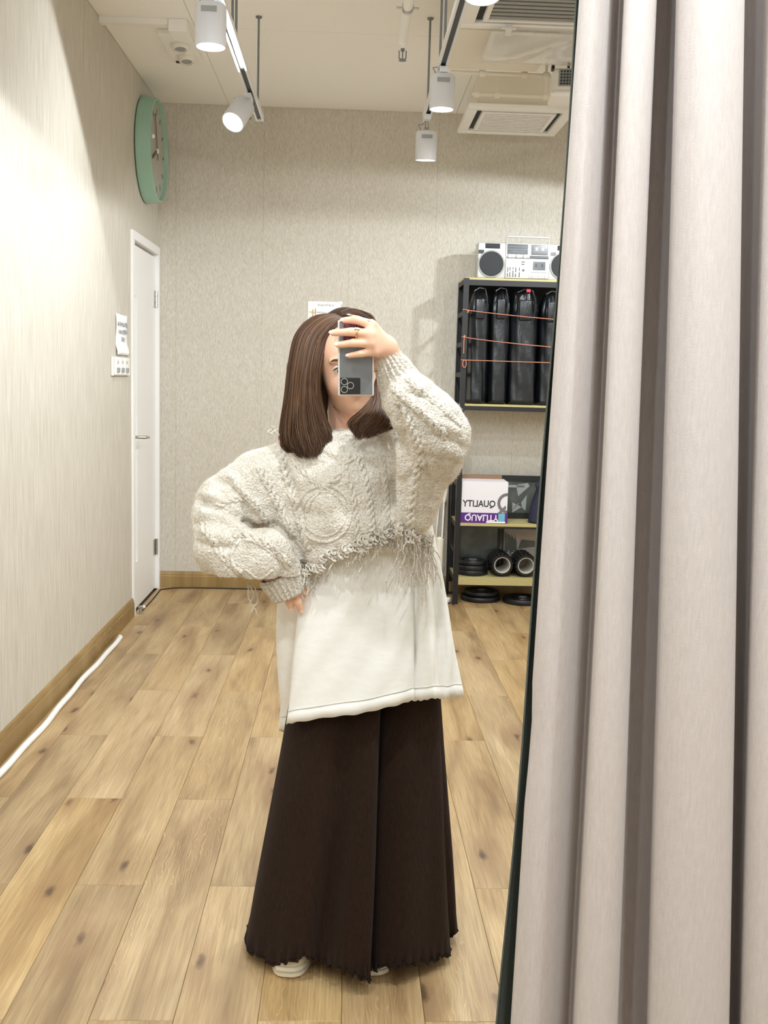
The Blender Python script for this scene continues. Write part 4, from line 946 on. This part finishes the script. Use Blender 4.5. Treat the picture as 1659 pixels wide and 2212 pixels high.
# ------------------------------------------------------------------ skirt
def garment(name, ctrl, ny, nsub, wob, m, mid=None):
    """ctrl: (x_top, y_top, Y_top, x_bottom, y_bottom, Y_bottom) fold by fold round the body"""
    top = catmull([c[:3] for c in ctrl], nsub, True); bot = catmull([c[3:6] for c in ctrl], nsub, True); n = len(top); rings = []
    for i in range(ny):
        t = i/(ny-1); ring = []
        for j in range(n):
            a = P(*top[j]); b = P(*bot[j]); p = a.lerp(b, t); s = mid(t, j/n) if mid else 0
            dx, dy, dz = wob(t, j, n); ring.append(Vector((p.x+dx+s, p.y+dy, max(.0015, p.z+dz))))
        rings.append(ring)
    o = MB().loft(rings, caps=False).build(name, m, pe, 'all'); sm = o.modifiers.new('thick', 'SOLIDIFY'); sm.thickness = .0022; sm.offset = -1
    return o, rings
def skirt_mat():
    m, N, L, b = nodes_of('brown_crinkle'); tc = N.new('ShaderNodeTexCoord').outputs['Object']
    n1 = nnoise(N, L, nmap(N, L, tc, (300, 300, 22)), 1.0, 4, .6); n2 = nnoise(N, L, tc, 7, 3)
    L.new(nmix(N, L, n2, nramp(N, L, n1, [(.3, (30, 20, 15)), (.7, (52, 37, 29))]), (42, 29, 21)), b.inputs['Base Color'])
    b.inputs['Roughness'].default_value = .85; b.inputs['Sheen Weight'].default_value = .04; b.inputs['Specular IOR Level'].default_value = .12
    nbump(N, L, b, n1, .6, .004); return m
sk = [(640, 1440, 2.36, 534, 2046, 2.295), (690, 1440, 2.30, 590, 2082, 2.215), (735, 1440, 2.295, 650, 2072, 2.185), (768, 1440, 2.305, 700, 2080, 2.205), (795, 1440, 2.29, 745, 2098, 2.16), (815, 1440, 2.285, 785, 2118, 2.14), (826, 1440, 2.305, 799, 2114, 2.160),
      (822, 1440, 2.34, 795, 2094, 2.205), (838, 1440, 2.33, 818, 2091, 2.188), (880, 1440, 2.305, 870, 2086, 2.178), (920, 1440, 2.315, 930, 2078, 2.225), (944, 1440, 2.335, 972, 2058, 2.27), (940, 1440, 2.375, 958, 2030, 2.335), (946, 1440, 2.43, 986, 2000, 2.385),
      (900, 1440, 2.52, 900, 1905, 2.60), (800, 1440, 2.54, 770, 1895, 2.63), (700, 1440, 2.51, 640, 1905, 2.59), (650, 1440, 2.44, 560, 1960, 2.45)]
def wsk(t, j, n):
    fr = max(0, (t-.93)/.07)
    return (.0030*math.sin(j*1.9+3*math.sin(j*.7))*fr+.003*math.sin(t*5+j*.13)*t, .002*math.sin(t*7+j*.2)+.004*math.cos(j*1.3)*fr, .006*math.sin(j*.9+1.7*math.sin(j*.31))*fr)
skirt, skr = garment('skirt', sk, 70, 14, wsk, skirt_mat())
# lettuce-edge hem: a wavy cord all round the bottom edge
last = skr[-1]; hem = [p+Vector((.0022*math.sin(i*2.1), .0022*math.cos(i*2.1), .001)) for i, p in enumerate(last)]
MB().tube(hem+[hem[0]], .0022, 6).build('lettuce_hem', MATS['brown_crinkle'], skirt, True)

# ------------------------------------------------------------------ shirt
M_shirt = fabric('white_cotton', (233, 232, 226), (239, 238, 234), (30, 30, 90), (500, 500, 700), .18, .85, .15)
st = [(700, 1120, 2.49, 640, 1580, 2.47), (640, 1130, 2.43, 604, 1578, 2.415), (650, 1150, 2.395, 616, 1574, 2.375), (676, 1160, 2.375, 636, 1566, 2.345), (682, 1160, 2.36, 640, 1560, 2.315), (662, 1170, 2.335, 618, 1562, 2.283), (678, 1150, 2.325, 640, 1560, 2.258), (722, 1140, 2.315, 715, 1549, 2.238),
      (785, 1120, 2.31, 790, 1538, 2.232), (845, 1120, 2.315, 855, 1523, 2.236), (880, 1110, 2.325, 890, 1514, 2.242), (889, 1110, 2.345, 899, 1513, 2.260), (893, 1110, 2.345, 915, 1511, 2.248), (909, 1110, 2.335, 943, 1509, 2.232), (916, 1110, 2.36, 957, 1508, 2.276), (922, 1110, 2.35, 968, 1507, 2.296), (928, 1110, 2.36, 990, 1504, 2.30), (930, 1110, 2.39, 1001, 1503, 2.335),
      (910, 1110, 2.46, 960, 1490, 2.43), (830, 1110, 2.51, 830, 1500, 2.54), (760, 1110, 2.51, 720, 1540, 2.53)]
def wst(t, j, n):
    return (.0015*math.sin(t*9+j*.21), .003*math.sin(t*8+j*.16)+.0016*math.sin(t*21+j*.37), .0012*math.sin(j*.8)*max(0, (t-.95)/.05))
def mst(t, u): return -.028*math.sin(PI*min(1, t*1.15))*math.exp(-((u-.055)/.045)**2)
shirt, shr = garment('shirt', st, 60, 12, wst, M_shirt, mst)
# stitched hem band
band = MB(); R1 = [p.lerp(q, .0)+Vector((0, -.0022 if p.y < 2.4 else .0022, 0)) for p, q in zip(shr[-1], shr[-2])]; R2 = [p+Vector((0, -.0022 if p.y < 2.4 else .0022, 0)) for p in shr[-5]]
o_ = MB().loft([R2, [a.lerp(b, .5)+Vector((0, -.0006 if a.y < 2.4 else .0006, 0)) for a, b in zip(R1, R2)], R1], caps=False).build('hem_band', M_shirt, shirt, 'all'); q_ = o_.modifiers.new('t', 'SOLIDIFY'); q_.thickness = .0012
MB().tube([p+Vector((0, -.0009 if p.y < 2.4 else .0009, 0)) for p in R2]+[R2[0]], .0007, 5).build('hem_stitching', mat('stitch', (214, 210, 196), .8), shirt)

# ------------------------------------------------------------------ sweater
def knit_mat():
    m, N, L, b = nodes_of('cream_wool'); tc = N.new('ShaderNodeTexCoord').outputs['Object']
    n1 = nnoise(N, L, nmap(N, L, tc, (150, 150, 210)), 1.0, 3, .6, .6); n2 = nnoise(N, L, tc, 38, 4, .6); n3 = nnoise(N, L, tc, 700, 2)
    vo = N.new('ShaderNodeTexVoronoi'); vo.inputs['Scale'].default_value = 1; L.new(nmap(N, L, tc, (230, 150, 190)), vo.inputs['Vector'])
    c = nramp(N, L, n1, [(.30, (198, 191, 177)), (.5, (226, 220, 209)), (.7, (241, 238, 231))])
    c = nmix(N, L, nmath(N, L, 'MULTIPLY', n2, .4), c, (220, 212, 196))
    L.new(c, b.inputs['Base Color']); b.inputs['Roughness'].default_value = .95; b.inputs['Sheen Weight'].default_value = .15; b.inputs['Specular IOR Level'].default_value = .15
    h = nmath(N, L, 'ADD', nmath(N, L, 'MULTIPLY', n1, .8), nmath(N, L, 'SUBTRACT', 1.0, vo.outputs['Distance']))
    h = nmath(N, L, 'ADD', h, nmath(N, L, 'MULTIPLY', n3, .3))
    nbump(N, L, b, h, .8, .004); return m
M_wool = knit_mat()
W = Field((-.44, 2.06, .92), (.36, 2.58, 1.46), .0032)
def px(x, y, Y, r): return (np.array(P(x, y, Y)), r/ppm(Y))
# torso: stacked ellipses
for (y, xl, xr, yf, yb) in ((972, 650, 866, 2.325, 2.49), (985, 618, 892, 2.285, 2.51), (1030, 606, 905, 2.265, 2.52), (1075, 608, 915, 2.258, 2.52), (1120, 622, 925, 2.255, 2.515), (1132, 640, 928, 2.252, 2.51)):
    c = P((xl+xr)/2, y, (yf+yb)/2); W.ell(c, ((xr-xl)/2/ppm(2.38), (yb-yf)/2, .040 if y < 980 else .055), None, .03)
for (y, xl, xr) in ((1166, 664, 930),):
    c = P((xl+xr)/2, y, 2.375); W.ell(c, ((xr-xl)/2/ppm(2.36), .118, .028), None, .02)
W.chain([px(688, 1204, 2.30, 24), px(740, 1172, 2.285, 24), px(850, 1136, 2.285, 24)], .018)
W.chain([px(668, 1218, 2.325, 20), px(690, 1150, 2.31, 40)], .02)
W.chain([px(882, 1138, 2.30, 34), px(908, 1156, 2.33, 24)], .02)
# left sleeve (in view): shoulder, upper arm, puffed forearm
W.chain([px(640, 992, 2.40, 50), px(560, 1040, 2.395, 62), px(492, 1090, 2.385, 64), px(468, 1122, 2.36, 54)], .03)
W.chain([px(600, 1085, 2.40, 64), px(540, 1110, 2.40, 56)], .03)
W.chain([px(640, 1150, 2.36, 48), px(650, 1200, 2.34, 34)], .02)
W.chain([px(468, 1138, 2.325, 54), px(486, 1180, 2.292, 64), px(520, 1206, 2.275, 64), px(574, 1206, 2.268, 62), px(607, 1226, 2.276, 46)], .012)
W.chain([px(470, 1212, 2.32, 40), px(520, 1236, 2.305, 36), px(565, 1242, 2.295, 34)], .02)
# right sleeve (in view): cuff, forearm, elbow, drape down to the hem
W.chain([px(858, 822, 2.185, 40), px(884, 860, 2.18, 54), px(918, 904, 2.185, 66), px(944, 944, 2.195, 70), px(928, 985, 2.24, 70), px(890, 1010, 2.34, 62)], .02)
W.chain([px(925, 1000, 2.235, 58), px(905, 1060, 2.255, 50), px(893, 1110, 2.265, 44), px(886, 1124, 2.27, 36)], .02)
W.chain([px(880, 930, 2.33, 40), px(820, 965, 2.36, 44)], .02)
# rolled neckline
nk = [px(690, 942, 2.37, 12), px(715, 950, 2.34, 12), px(745, 947, 2.33, 12), px(790, 940, 2.335, 12), px(835, 935, 2.36, 12)]
W.chain(nk, .012)
vs, qs = W.mesh(); del W
vs = smooth_mesh(vs, qs, 2, .4); nr = normals(vs, qs)
vs = vs+nr*(.0035*vnoise(vs*26, 3)+.0016*vnoise(vs*70, 5)+.0007*vnoise(vs*170, 6))[:, None]
# creases (negative) and ridges (positive) of the hanging cloth, pressed into the surface along their lines
vpx, vpy = unpx(vs, 0), unpx(vs, 1); toc = np.array(CAM)-vs; toc /= np.linalg.norm(toc, axis=1)[:, None]; fac = np.clip((nr*toc).sum(1)*3+.2, 0, 1)
def press(path, wd, dep):
    global vs
    pl = np.array(catmull(path, 8)); d2 = np.full(len(vs), 1e9)
    for i in range(len(pl)-1):
        a_, b_ = pl[i], pl[i+1]; ab = b_-a_; t = np.clip(((vpx-a_[0])*ab[0]+(vpy-a_[1])*ab[1])/(ab@ab+1e-9), 0, 1)
        d2 = np.minimum(d2, (vpx-a_[0]-t*ab[0])**2+(vpy-a_[1]-t*ab[1])**2)
    vs = vs+nr*(dep*np.exp(-d2/wd**2)*fac)[:, None]
for path, wd, dep in (([(432, 1082), (480, 1096), (525, 1128), (562, 1147)], 8, -.016), ([(556, 1146), (585, 1132), (618, 1156), (642, 1196), (655, 1236)], 8, -.014), ([(470, 1036), (515, 1060), (532, 1100), (540, 1130)], 9, -.009), ([(425, 1132), (470, 1126), (510, 1146), (548, 1162)], 7, -.008), ([(428, 1172), (470, 1182), (505, 1178), (525, 1158)], 7, -.008), ([(508, 1180), (494, 1220), (530, 1262)], 7, -.007), ([(590, 1190), (610, 1225), (600, 1262)], 7, -.006),
                      ([(848, 985), (848, 1040), (850, 1100), (851, 1150)], 8, -.016), ([(862, 880), (868, 930), (876, 985), (888, 1030)], 8, -.012), ([(905, 1010), (935, 1040), (932, 1080)], 8, -.007), ([(832, 945), (845, 975), (850, 1010)], 8, -.008), ([(880, 848), (925, 858), (955, 880)], 7, -.005), ([(930, 940), (965, 945), (1000, 965)], 7, -.005), ([(905, 985), (950, 992), (985, 1000)], 7, -.006), ([(772, 958), (788, 985), (792, 1010)], 8, -.006), ([(690, 972), (712, 990), (735, 1000)], 8, -.006), ([(615, 985), (628, 1040), (648, 1100), (655, 1150)], 7, -.006),
                      ([(862, 960), (864, 1050), (862, 1140)], 9, .008), ([(500, 1030), (560, 1100), (625, 1180)], 10, .007), ([(455, 1070), (520, 1112), (570, 1130)], 9, .006), ([(440, 1108), (500, 1124), (550, 1152)], 9, .008), ([(440, 1150), (490, 1160)], 10, .006), ([(540, 1170), (590, 1165), (630, 1205)], 12, .008), ([(900, 880), (950, 915), (990, 930)], 10, .005), ([(690, 1090), (715, 1120)], 26, .007)):
    press(path, wd, dep)
vs = smooth_mesh(vs, qs, 1, .3)
sw_ = mesh_obj('sweater', vs, qs, M_wool, pe)
bvh = BVHTree.FromPolygons([tuple(v) for v in vs], qs.tolist())
nr = normals(vs, qs)
def hit(x, y):
    r = ray(x, y).normalized(); h = bvh.ray_cast(CAM, r); return (h[0], h[1]) if h[0] is not None else None
# cable stitches lying on the knit
def cable(path, wpx, turns, kind='rope'):
    p2 = catmull(path, 14); Lp = 0; mb = MB(); pts = []
    for x, y in p2:
        h = hit(x, y)
        if h and (not pts or abs(h[0].y-pts[-1][0].y) < .05): pts.append(h)
    if len(pts) < 6: return
    for s in range(2 if kind == 'rope' else 1):
        q = []
        for i, (p, n) in enumerate(pts):
            t = (pts[min(i+1, len(pts)-1)][0]-pts[max(i-1, 0)][0]); t = t.normalized() if t.length > 0 else Vector((0, 0, 1))
            n = n if n.dot(CAM-p) > 0 else -n
            sd = t.cross(n).normalized(); ph_ = 2*PI*turns*i/len(pts)+PI*s; wd = wpx/ppm(p.y)*.5
            if kind == 'rope': q.append(p+sd*math.sin(ph_)*wd*.8+n*(math.cos(ph_)*wd*.25-.0008))
            else: q.append(p+n*-.0008)
        rr = wpx/ppm(2.3)*(.36 if kind == 'rope' else .5)
        mb.tube(q, [rr*.6]+[rr]*(len(q)-2)+[rr*.6], 8)
    mb.build('cable_stitch', M_wool, sw_, 'all')
for path, w_, tn in (([(608, 975), (618, 1020), (634, 1075), (650, 1130), (664, 1190)], 17, 6), ([(505, 1045), (545, 1085), (590, 1140), (625, 1190)], 14, 5), ([(560, 1010), (585, 1060), (610, 1110), (635, 1160)], 14, 5), ([(852, 838), (885, 868), (925, 905), (965, 945)], 15, 5), ([(880, 815), (920, 855), (965, 890), (995, 920)], 14, 5), ([(865, 870), (885, 915), (905, 965), (915, 1010)], 15, 5),
                     ([(640, 1000), (675, 1035), (700, 1052), (725, 1035), (760, 985)], 12, 5), ([(770, 985), (790, 1040), (800, 1100), (805, 1150)], 13, 6), ([(905, 1000), (895, 1060), (888, 1120), (884, 1160)], 13, 5), ([(430, 1130), (455, 1160), (480, 1200), (520, 1240)], 14, 4), ([(500, 1155), (545, 1160), (590, 1185), (625, 1225)], 14, 4), ([(465, 1095), (500, 1080), (540, 1075)], 12, 3), ([(825, 985), (832, 1040), (836, 1090), (838, 1140)], 11, 5), ([(735, 1000), (760, 1060), (768, 1120), (775, 1170)], 11, 5)):
    cable(path, w_, tn)
# the round motif and crossing lines on the chest
cable([(700+58*math.sin(a), 1110-58*math.cos(a)*1.05) for a in [2*PI*i/16 for i in range(17)]], 8, 0, 'cord')
cable([(700+46*math.sin(a), 1110-46*math.cos(a)*1.05) for a in [2*PI*i/16 for i in range(17)]], 6, 0, 'cord')
cable([(668, 1030), (700, 1052), (735, 1078), (762, 1110)], 8, 0, 'cord'); cable([(735, 1022), (700, 1052), (672, 1085), (660, 1120)], 8, 0, 'cord')
cable([(510, 1240), (500, 1200), (520, 1168), (560, 1175), (595, 1205)], 8, 0, 'cord'); cable([(530, 1230), (560, 1250), (590, 1232)], 7, 0, 'cord')
# ribbed cuffs
def cuff(a, ra, b, rb, n, lab):
    a, b = Vector(a), Vector(b); d = (b-a).normalized(); M = d.to_track_quat('Z', 'Y').to_matrix(); L_ = (b-a).length; rings = []
    for i in range(12):
        t = i/11; ring = []; r = ra+(rb-ra)*t
        if t < .12: r *= .9+.1*t/.12
        for k in range(n*6):
            q = 2*PI*k/(n*6); rr = r*(1+.085*math.sin(n*q)*(1 if .04 < t < .99 else .3)); ring.append(a+d*(L_*t)+M @ Vector((rr*math.cos(q), rr*math.sin(q), 0)))
        rings.append(ring)
    for f_ in (.97, .9): rings.append([b+(v-b)*f_ - d*(.002 if f_ < .95 else 0) for v in rings[11]])
    rings.append([b-d*L_*.5+(v-b)*.8 for v in rings[11]])
    o = MB().loft(rings, caps=False).build('cuff', M_wool, sw_, 'all'); o['label'] = lab
cuff(P(604, 1240, 2.288), .050, P(625, 1288, 2.290), .0355, 22, 'ribbed cuff over the hand on the hip')
cuff(P(866, 832, 2.19), .047, P(825, 752, 2.168), .022, 20, 'ribbed cuff at the wrist holding the phone')
# frayed hem: curled loops and hanging yarn ends
rd = random.Random(11); fr = MB()
hemline = catmull([(655, 1238), (690, 1226), (722, 1200), (775, 1185), (800, 1168), (845, 1158), (862, 1145), (880, 1158), (905, 1172), (932, 1178)], 12)
def yarn(x, y, length, amp, r=.0011, Yoff=-.004, curl=0):
    h = hit(x, y); 
    Yh = h[0].y if h else 2.29
    q = []; n = 16; ph_ = rd.uniform(0, 6); dx = rd.uniform(-.25, .25)
    for i in range(n):
        t = i/(n-1); xx = x+amp*math.sin(ph_+t*rd.uniform(5, 6))*t**.5+dx*length*t; yy = y+length*t
        if curl: xx = x+curl*math.sin(t*9+ph_)*(1-.3*t); yy = y+length*t+curl*.7*math.cos(t*9+ph_)
        pp = P(xx, yy, Yh+Yoff+.004*math.sin(t*6+ph_)-.004*t); q.append(pp)
    fr.tube(q, [r*1.1]*(n-3)+[r, r*.8, r*.4], 6)
for i in range(110):
    x, y = rd.choice(hemline); yarn(x+rd.uniform(-5, 5), y-rd.uniform(2, 20), rd.uniform(10, 26), 4, rd.uniform(.0016, .0027), -.006, rd.uniform(4, 7))
for i in range(70):
    x, y = rd.choice(hemline); yarn(x+rd.uniform(-4, 4), y-4, rd.uniform(20, 55), 6, rd.uniform(.0007, .0012))
for x, y, l in ((868, 1150, 130), (880, 1155, 110), (893, 1160, 150), (862, 1150, 70), (900, 1165, 90), (932, 1165, 95), (926, 1170, 60), (936, 1180, 70), (785, 1180, 70), (742, 1195, 35), (655, 1235, 60), (650, 1240, 45), (660, 1225, 70), (872, 1140, 60), (540, 1262, 45), (552, 1265, 60), (536, 1260, 70), (850, 1150, 60), (888, 1165, 60), (878, 1160, 40), (585, 938, -14), (590, 940, -20), (600, 942, -16)):
    yarn(x, y, l, 8, .0015)
for i in range(26):
    x = rd.uniform(858, 938); yarn(x, 1160+rd.uniform(-12, 8), rd.uniform(35, 120), 7, rd.uniform(.0009, .0014))
for i in range(12):
    yarn(rd.uniform(646, 668), 1225+rd.uniform(-10, 8), rd.uniform(25, 60), 6, rd.uniform(.0009, .0014))
fo = fr.build('frayed_hem', M_wool, sw_, 'all', recalc=False); fo['kind'] = 'stuff'; fo['label'] = 'frayed yarn ends and loops along the cropped hem'
# fuzz of the wool
rs = np.random.RandomState(3); pick = rs.choice(len(vs), 26000); P0 = vs[pick]; N0 = nr[pick]
tan = np.cross(N0, rs.randn(len(pick), 3)); tan /= np.maximum(np.linalg.norm(tan, axis=1), 1e-6)[:, None]
ln = rs.uniform(.003, .010, len(pick))[:, None]; d1 = N0*.55+tan*.8; sd = np.cross(d1, N0); sd /= np.maximum(np.linalg.norm(sd, axis=1), 1e-6)[:, None]; sd *= .00017
P1 = P0+d1*ln*.5; P2 = P1+(d1+tan*.5-np.array((0, 0, .35)))*ln*.5
fv = np.stack([P0-sd, P0+sd, P1+sd*.8, P1-sd*.8, P2], 1).reshape(-1, 3)-np.array(BASE[pe.name]); o5 = np.arange(len(pick))*5
me = bpy.data.meshes.new('wool_fuzz'); me.from_pydata(fv.tolist(), [], np.concatenate([np.stack([o5, o5+1, o5+2, o5+3], 1)]).tolist()+np.stack([o5+3, o5+2, o5+4], 1).tolist())
me.materials.append(mat('wool_fibre', (228, 223, 212), .9)); fz = bpy.data.objects.new('wool_fuzz', me); COL.objects.link(fz); fz.parent = sw_; fz['kind'] = 'stuff'

# ------------------------------------------------------------------ hair
def hair_mat():
    m, N, L, b = nodes_of('brown_hair'); at = N.new('ShaderNodeAttribute'); at.attribute_name = 'tone'
    c = nramp(N, L, at.outputs['Fac'], [(0, (52, 36, 26)), (.45, (88, 63, 46)), (.8, (122, 90, 64)), (1, (156, 116, 82))])
    L.new(c, b.inputs['Base Color']); b.inputs['Roughness'].default_value = .48; b.inputs['Specular IOR Level'].default_value = .3
    return m
M_hair = hair_mat()
M_hairbase = mat('hair_under', (62, 44, 32), .85, spec=.1)
HF = Field((-.22, 2.22, 1.12), (.16, 2.56, 1.53), .0032)
HF.ell(hp(0, -.022, .033), (.073, .085, .064), HN, .01)
HF.chain([px(690, 735, 2.42, 50), px(668, 800, 2.41, 44), px(662, 870, 2.395, 42), px(660, 930, 2.37, 42), px(662, 950, 2.355, 34)], .02)
HF.chain([px(745, 720, 2.48, 55), px(760, 800, 2.50, 60), px(760, 880, 2.50, 56), px(735, 920, 2.49, 44)], .02)
HF.chain([px(800, 760, 2.43, 24), px(806, 820, 2.43, 22), px(812, 850, 2.39, 15)], .015)
# keep the face free
HF.ell(hp(.004, .075, -.034), (.048, .060, .074), HN, .008, True)
v2, q2 = HF.mesh(); del HF
v2 = smooth_mesh(v2, q2, 3, .5)
hb = mesh_obj('hair', v2, q2, M_hairbase, pe)
rd = random.Random(5)
SV, SF, ST = [], [], []
def strand(pts, r, tone, n=3):
    mb = MB(); q = catmull(pts, 5); m_ = len(q); mb.tube(q, [r*(.8 if i < 2 else 1)*(1-.75*max(0, (i/(m_-1)-.75)/.25)) for i in range(m_)], n, False)
    o = len(SV); SV.extend(mb.v); SF.extend([tuple(i+o for i in f_) for f_ in mb.f]); ST.extend([tone]*len(mb.v))
def lp2(a, b, u): return (a[0]+(b[0]-a[0])*u, a[1]+(b[1]-a[1])*u)
def fam(n, outer, inner, depth, r, jit):
    for i in range(n):
        u = rd.random(); tone = min(1, max(0, rd.gauss(.42, .26))); wv = rd.uniform(-1, 1); cl = rd.gauss(0, 1); lock = math.sin(u*23)*3; wav = rd.uniform(4, 11); phs = math.sin(u*31)*2+rd.uniform(-.5, .5)
        sh0 = rd.uniform(-.01, .006); ln = rd.uniform(.88, 1.0) if rd.random() < .5 else 1
        pts = []
        for k, (a, b) in enumerate(zip(outer, inner)):
            x, y = lp2(a, b, u); t = k/(len(outer)-1)
            x += cl*jit*t+lock*t+wav*math.sin(t*9+phs)*max(0, t-.4); y += wv*3*t+(rd.uniform(-20, 6) if k == len(outer)-1 else 0)
            pts.append(tuple(P(x, y, depth(u, t)+sh0*t+.004)))
        strand(pts, r*rd.uniform(.7, 1.3), tone)
# left mass: from the parting over the left of the head, curled in at the ends
OL = [(722, 677), (676, 684), (638, 722), (623, 790), (616, 860), (605, 925), (606, 962), (640, 986)]
IL = [(748, 690), (734, 706), (712, 735), (697, 785), (692, 840), (704, 900), (718, 945), (700, 984)]
fam(1500, OL, IL, lambda u, t: 2.405-.085*math.sin(PI*min(1, .04+u*.72+.06))*(.35+.65*min(1, t*2.2))-.03*t, .00085, 2.6)
# right mass: behind the hand, then curling forward on the shoulder
OR = [(752, 678), (796, 694), (818, 750), (822, 815), (828, 865), (850, 902), (845, 924), (800, 940)]
IR = [(740, 682), (764, 700), (800, 745), (810, 800), (808, 850), (786, 884), (754, 914), (770, 946)]
fam(1000, OR, IR, lambda u, t: 2.40-.075*math.sin(PI*(.25+.5*u))*max(0, 1-t*2.5)-.03*math.sin(PI*(.2+.6*u))-.125*min(1, max(0, t-.4)/.35)+.01*u, .00085, 2.4)
fam(260, [(736, 673), (766, 667), (802, 684), (824, 735)], [(744, 690), (766, 690), (795, 704), (812, 745)], lambda u, t: 2.385-.03*math.sin(PI*(.3+.4*u))+.01*t, .0010, 2)
# crown and back
OB = [(700, 682), (690, 720), (700, 800), (705, 870), (715, 915), (725, 935)]
IB = [(760, 680), (800, 720), (812, 800), (806, 860), (790, 905), (780, 925)]
fam(300, OB, IB, lambda u, t: 2.43+.05*min(1, t*3), .0011, 4)
me = bpy.data.meshes.new('hair_strands'); b_ = BASE[pe.name]; me.from_pydata([(v[0]-b_.x, v[1]-b_.y, v[2]-b_.z) for v in SV], [], SF)
at = me.attributes.new('tone', 'FLOAT', 'POINT'); at.data.foreach_set('value', ST)
me.materials.append(M_hair); me.shade_smooth(); ho = bpy.data.objects.new('hair_strands', me); COL.objects.link(ho); ho.parent = hb; ho['kind'] = 'stuff'; ho['label'] = 'brown shoulder-length hair strands'
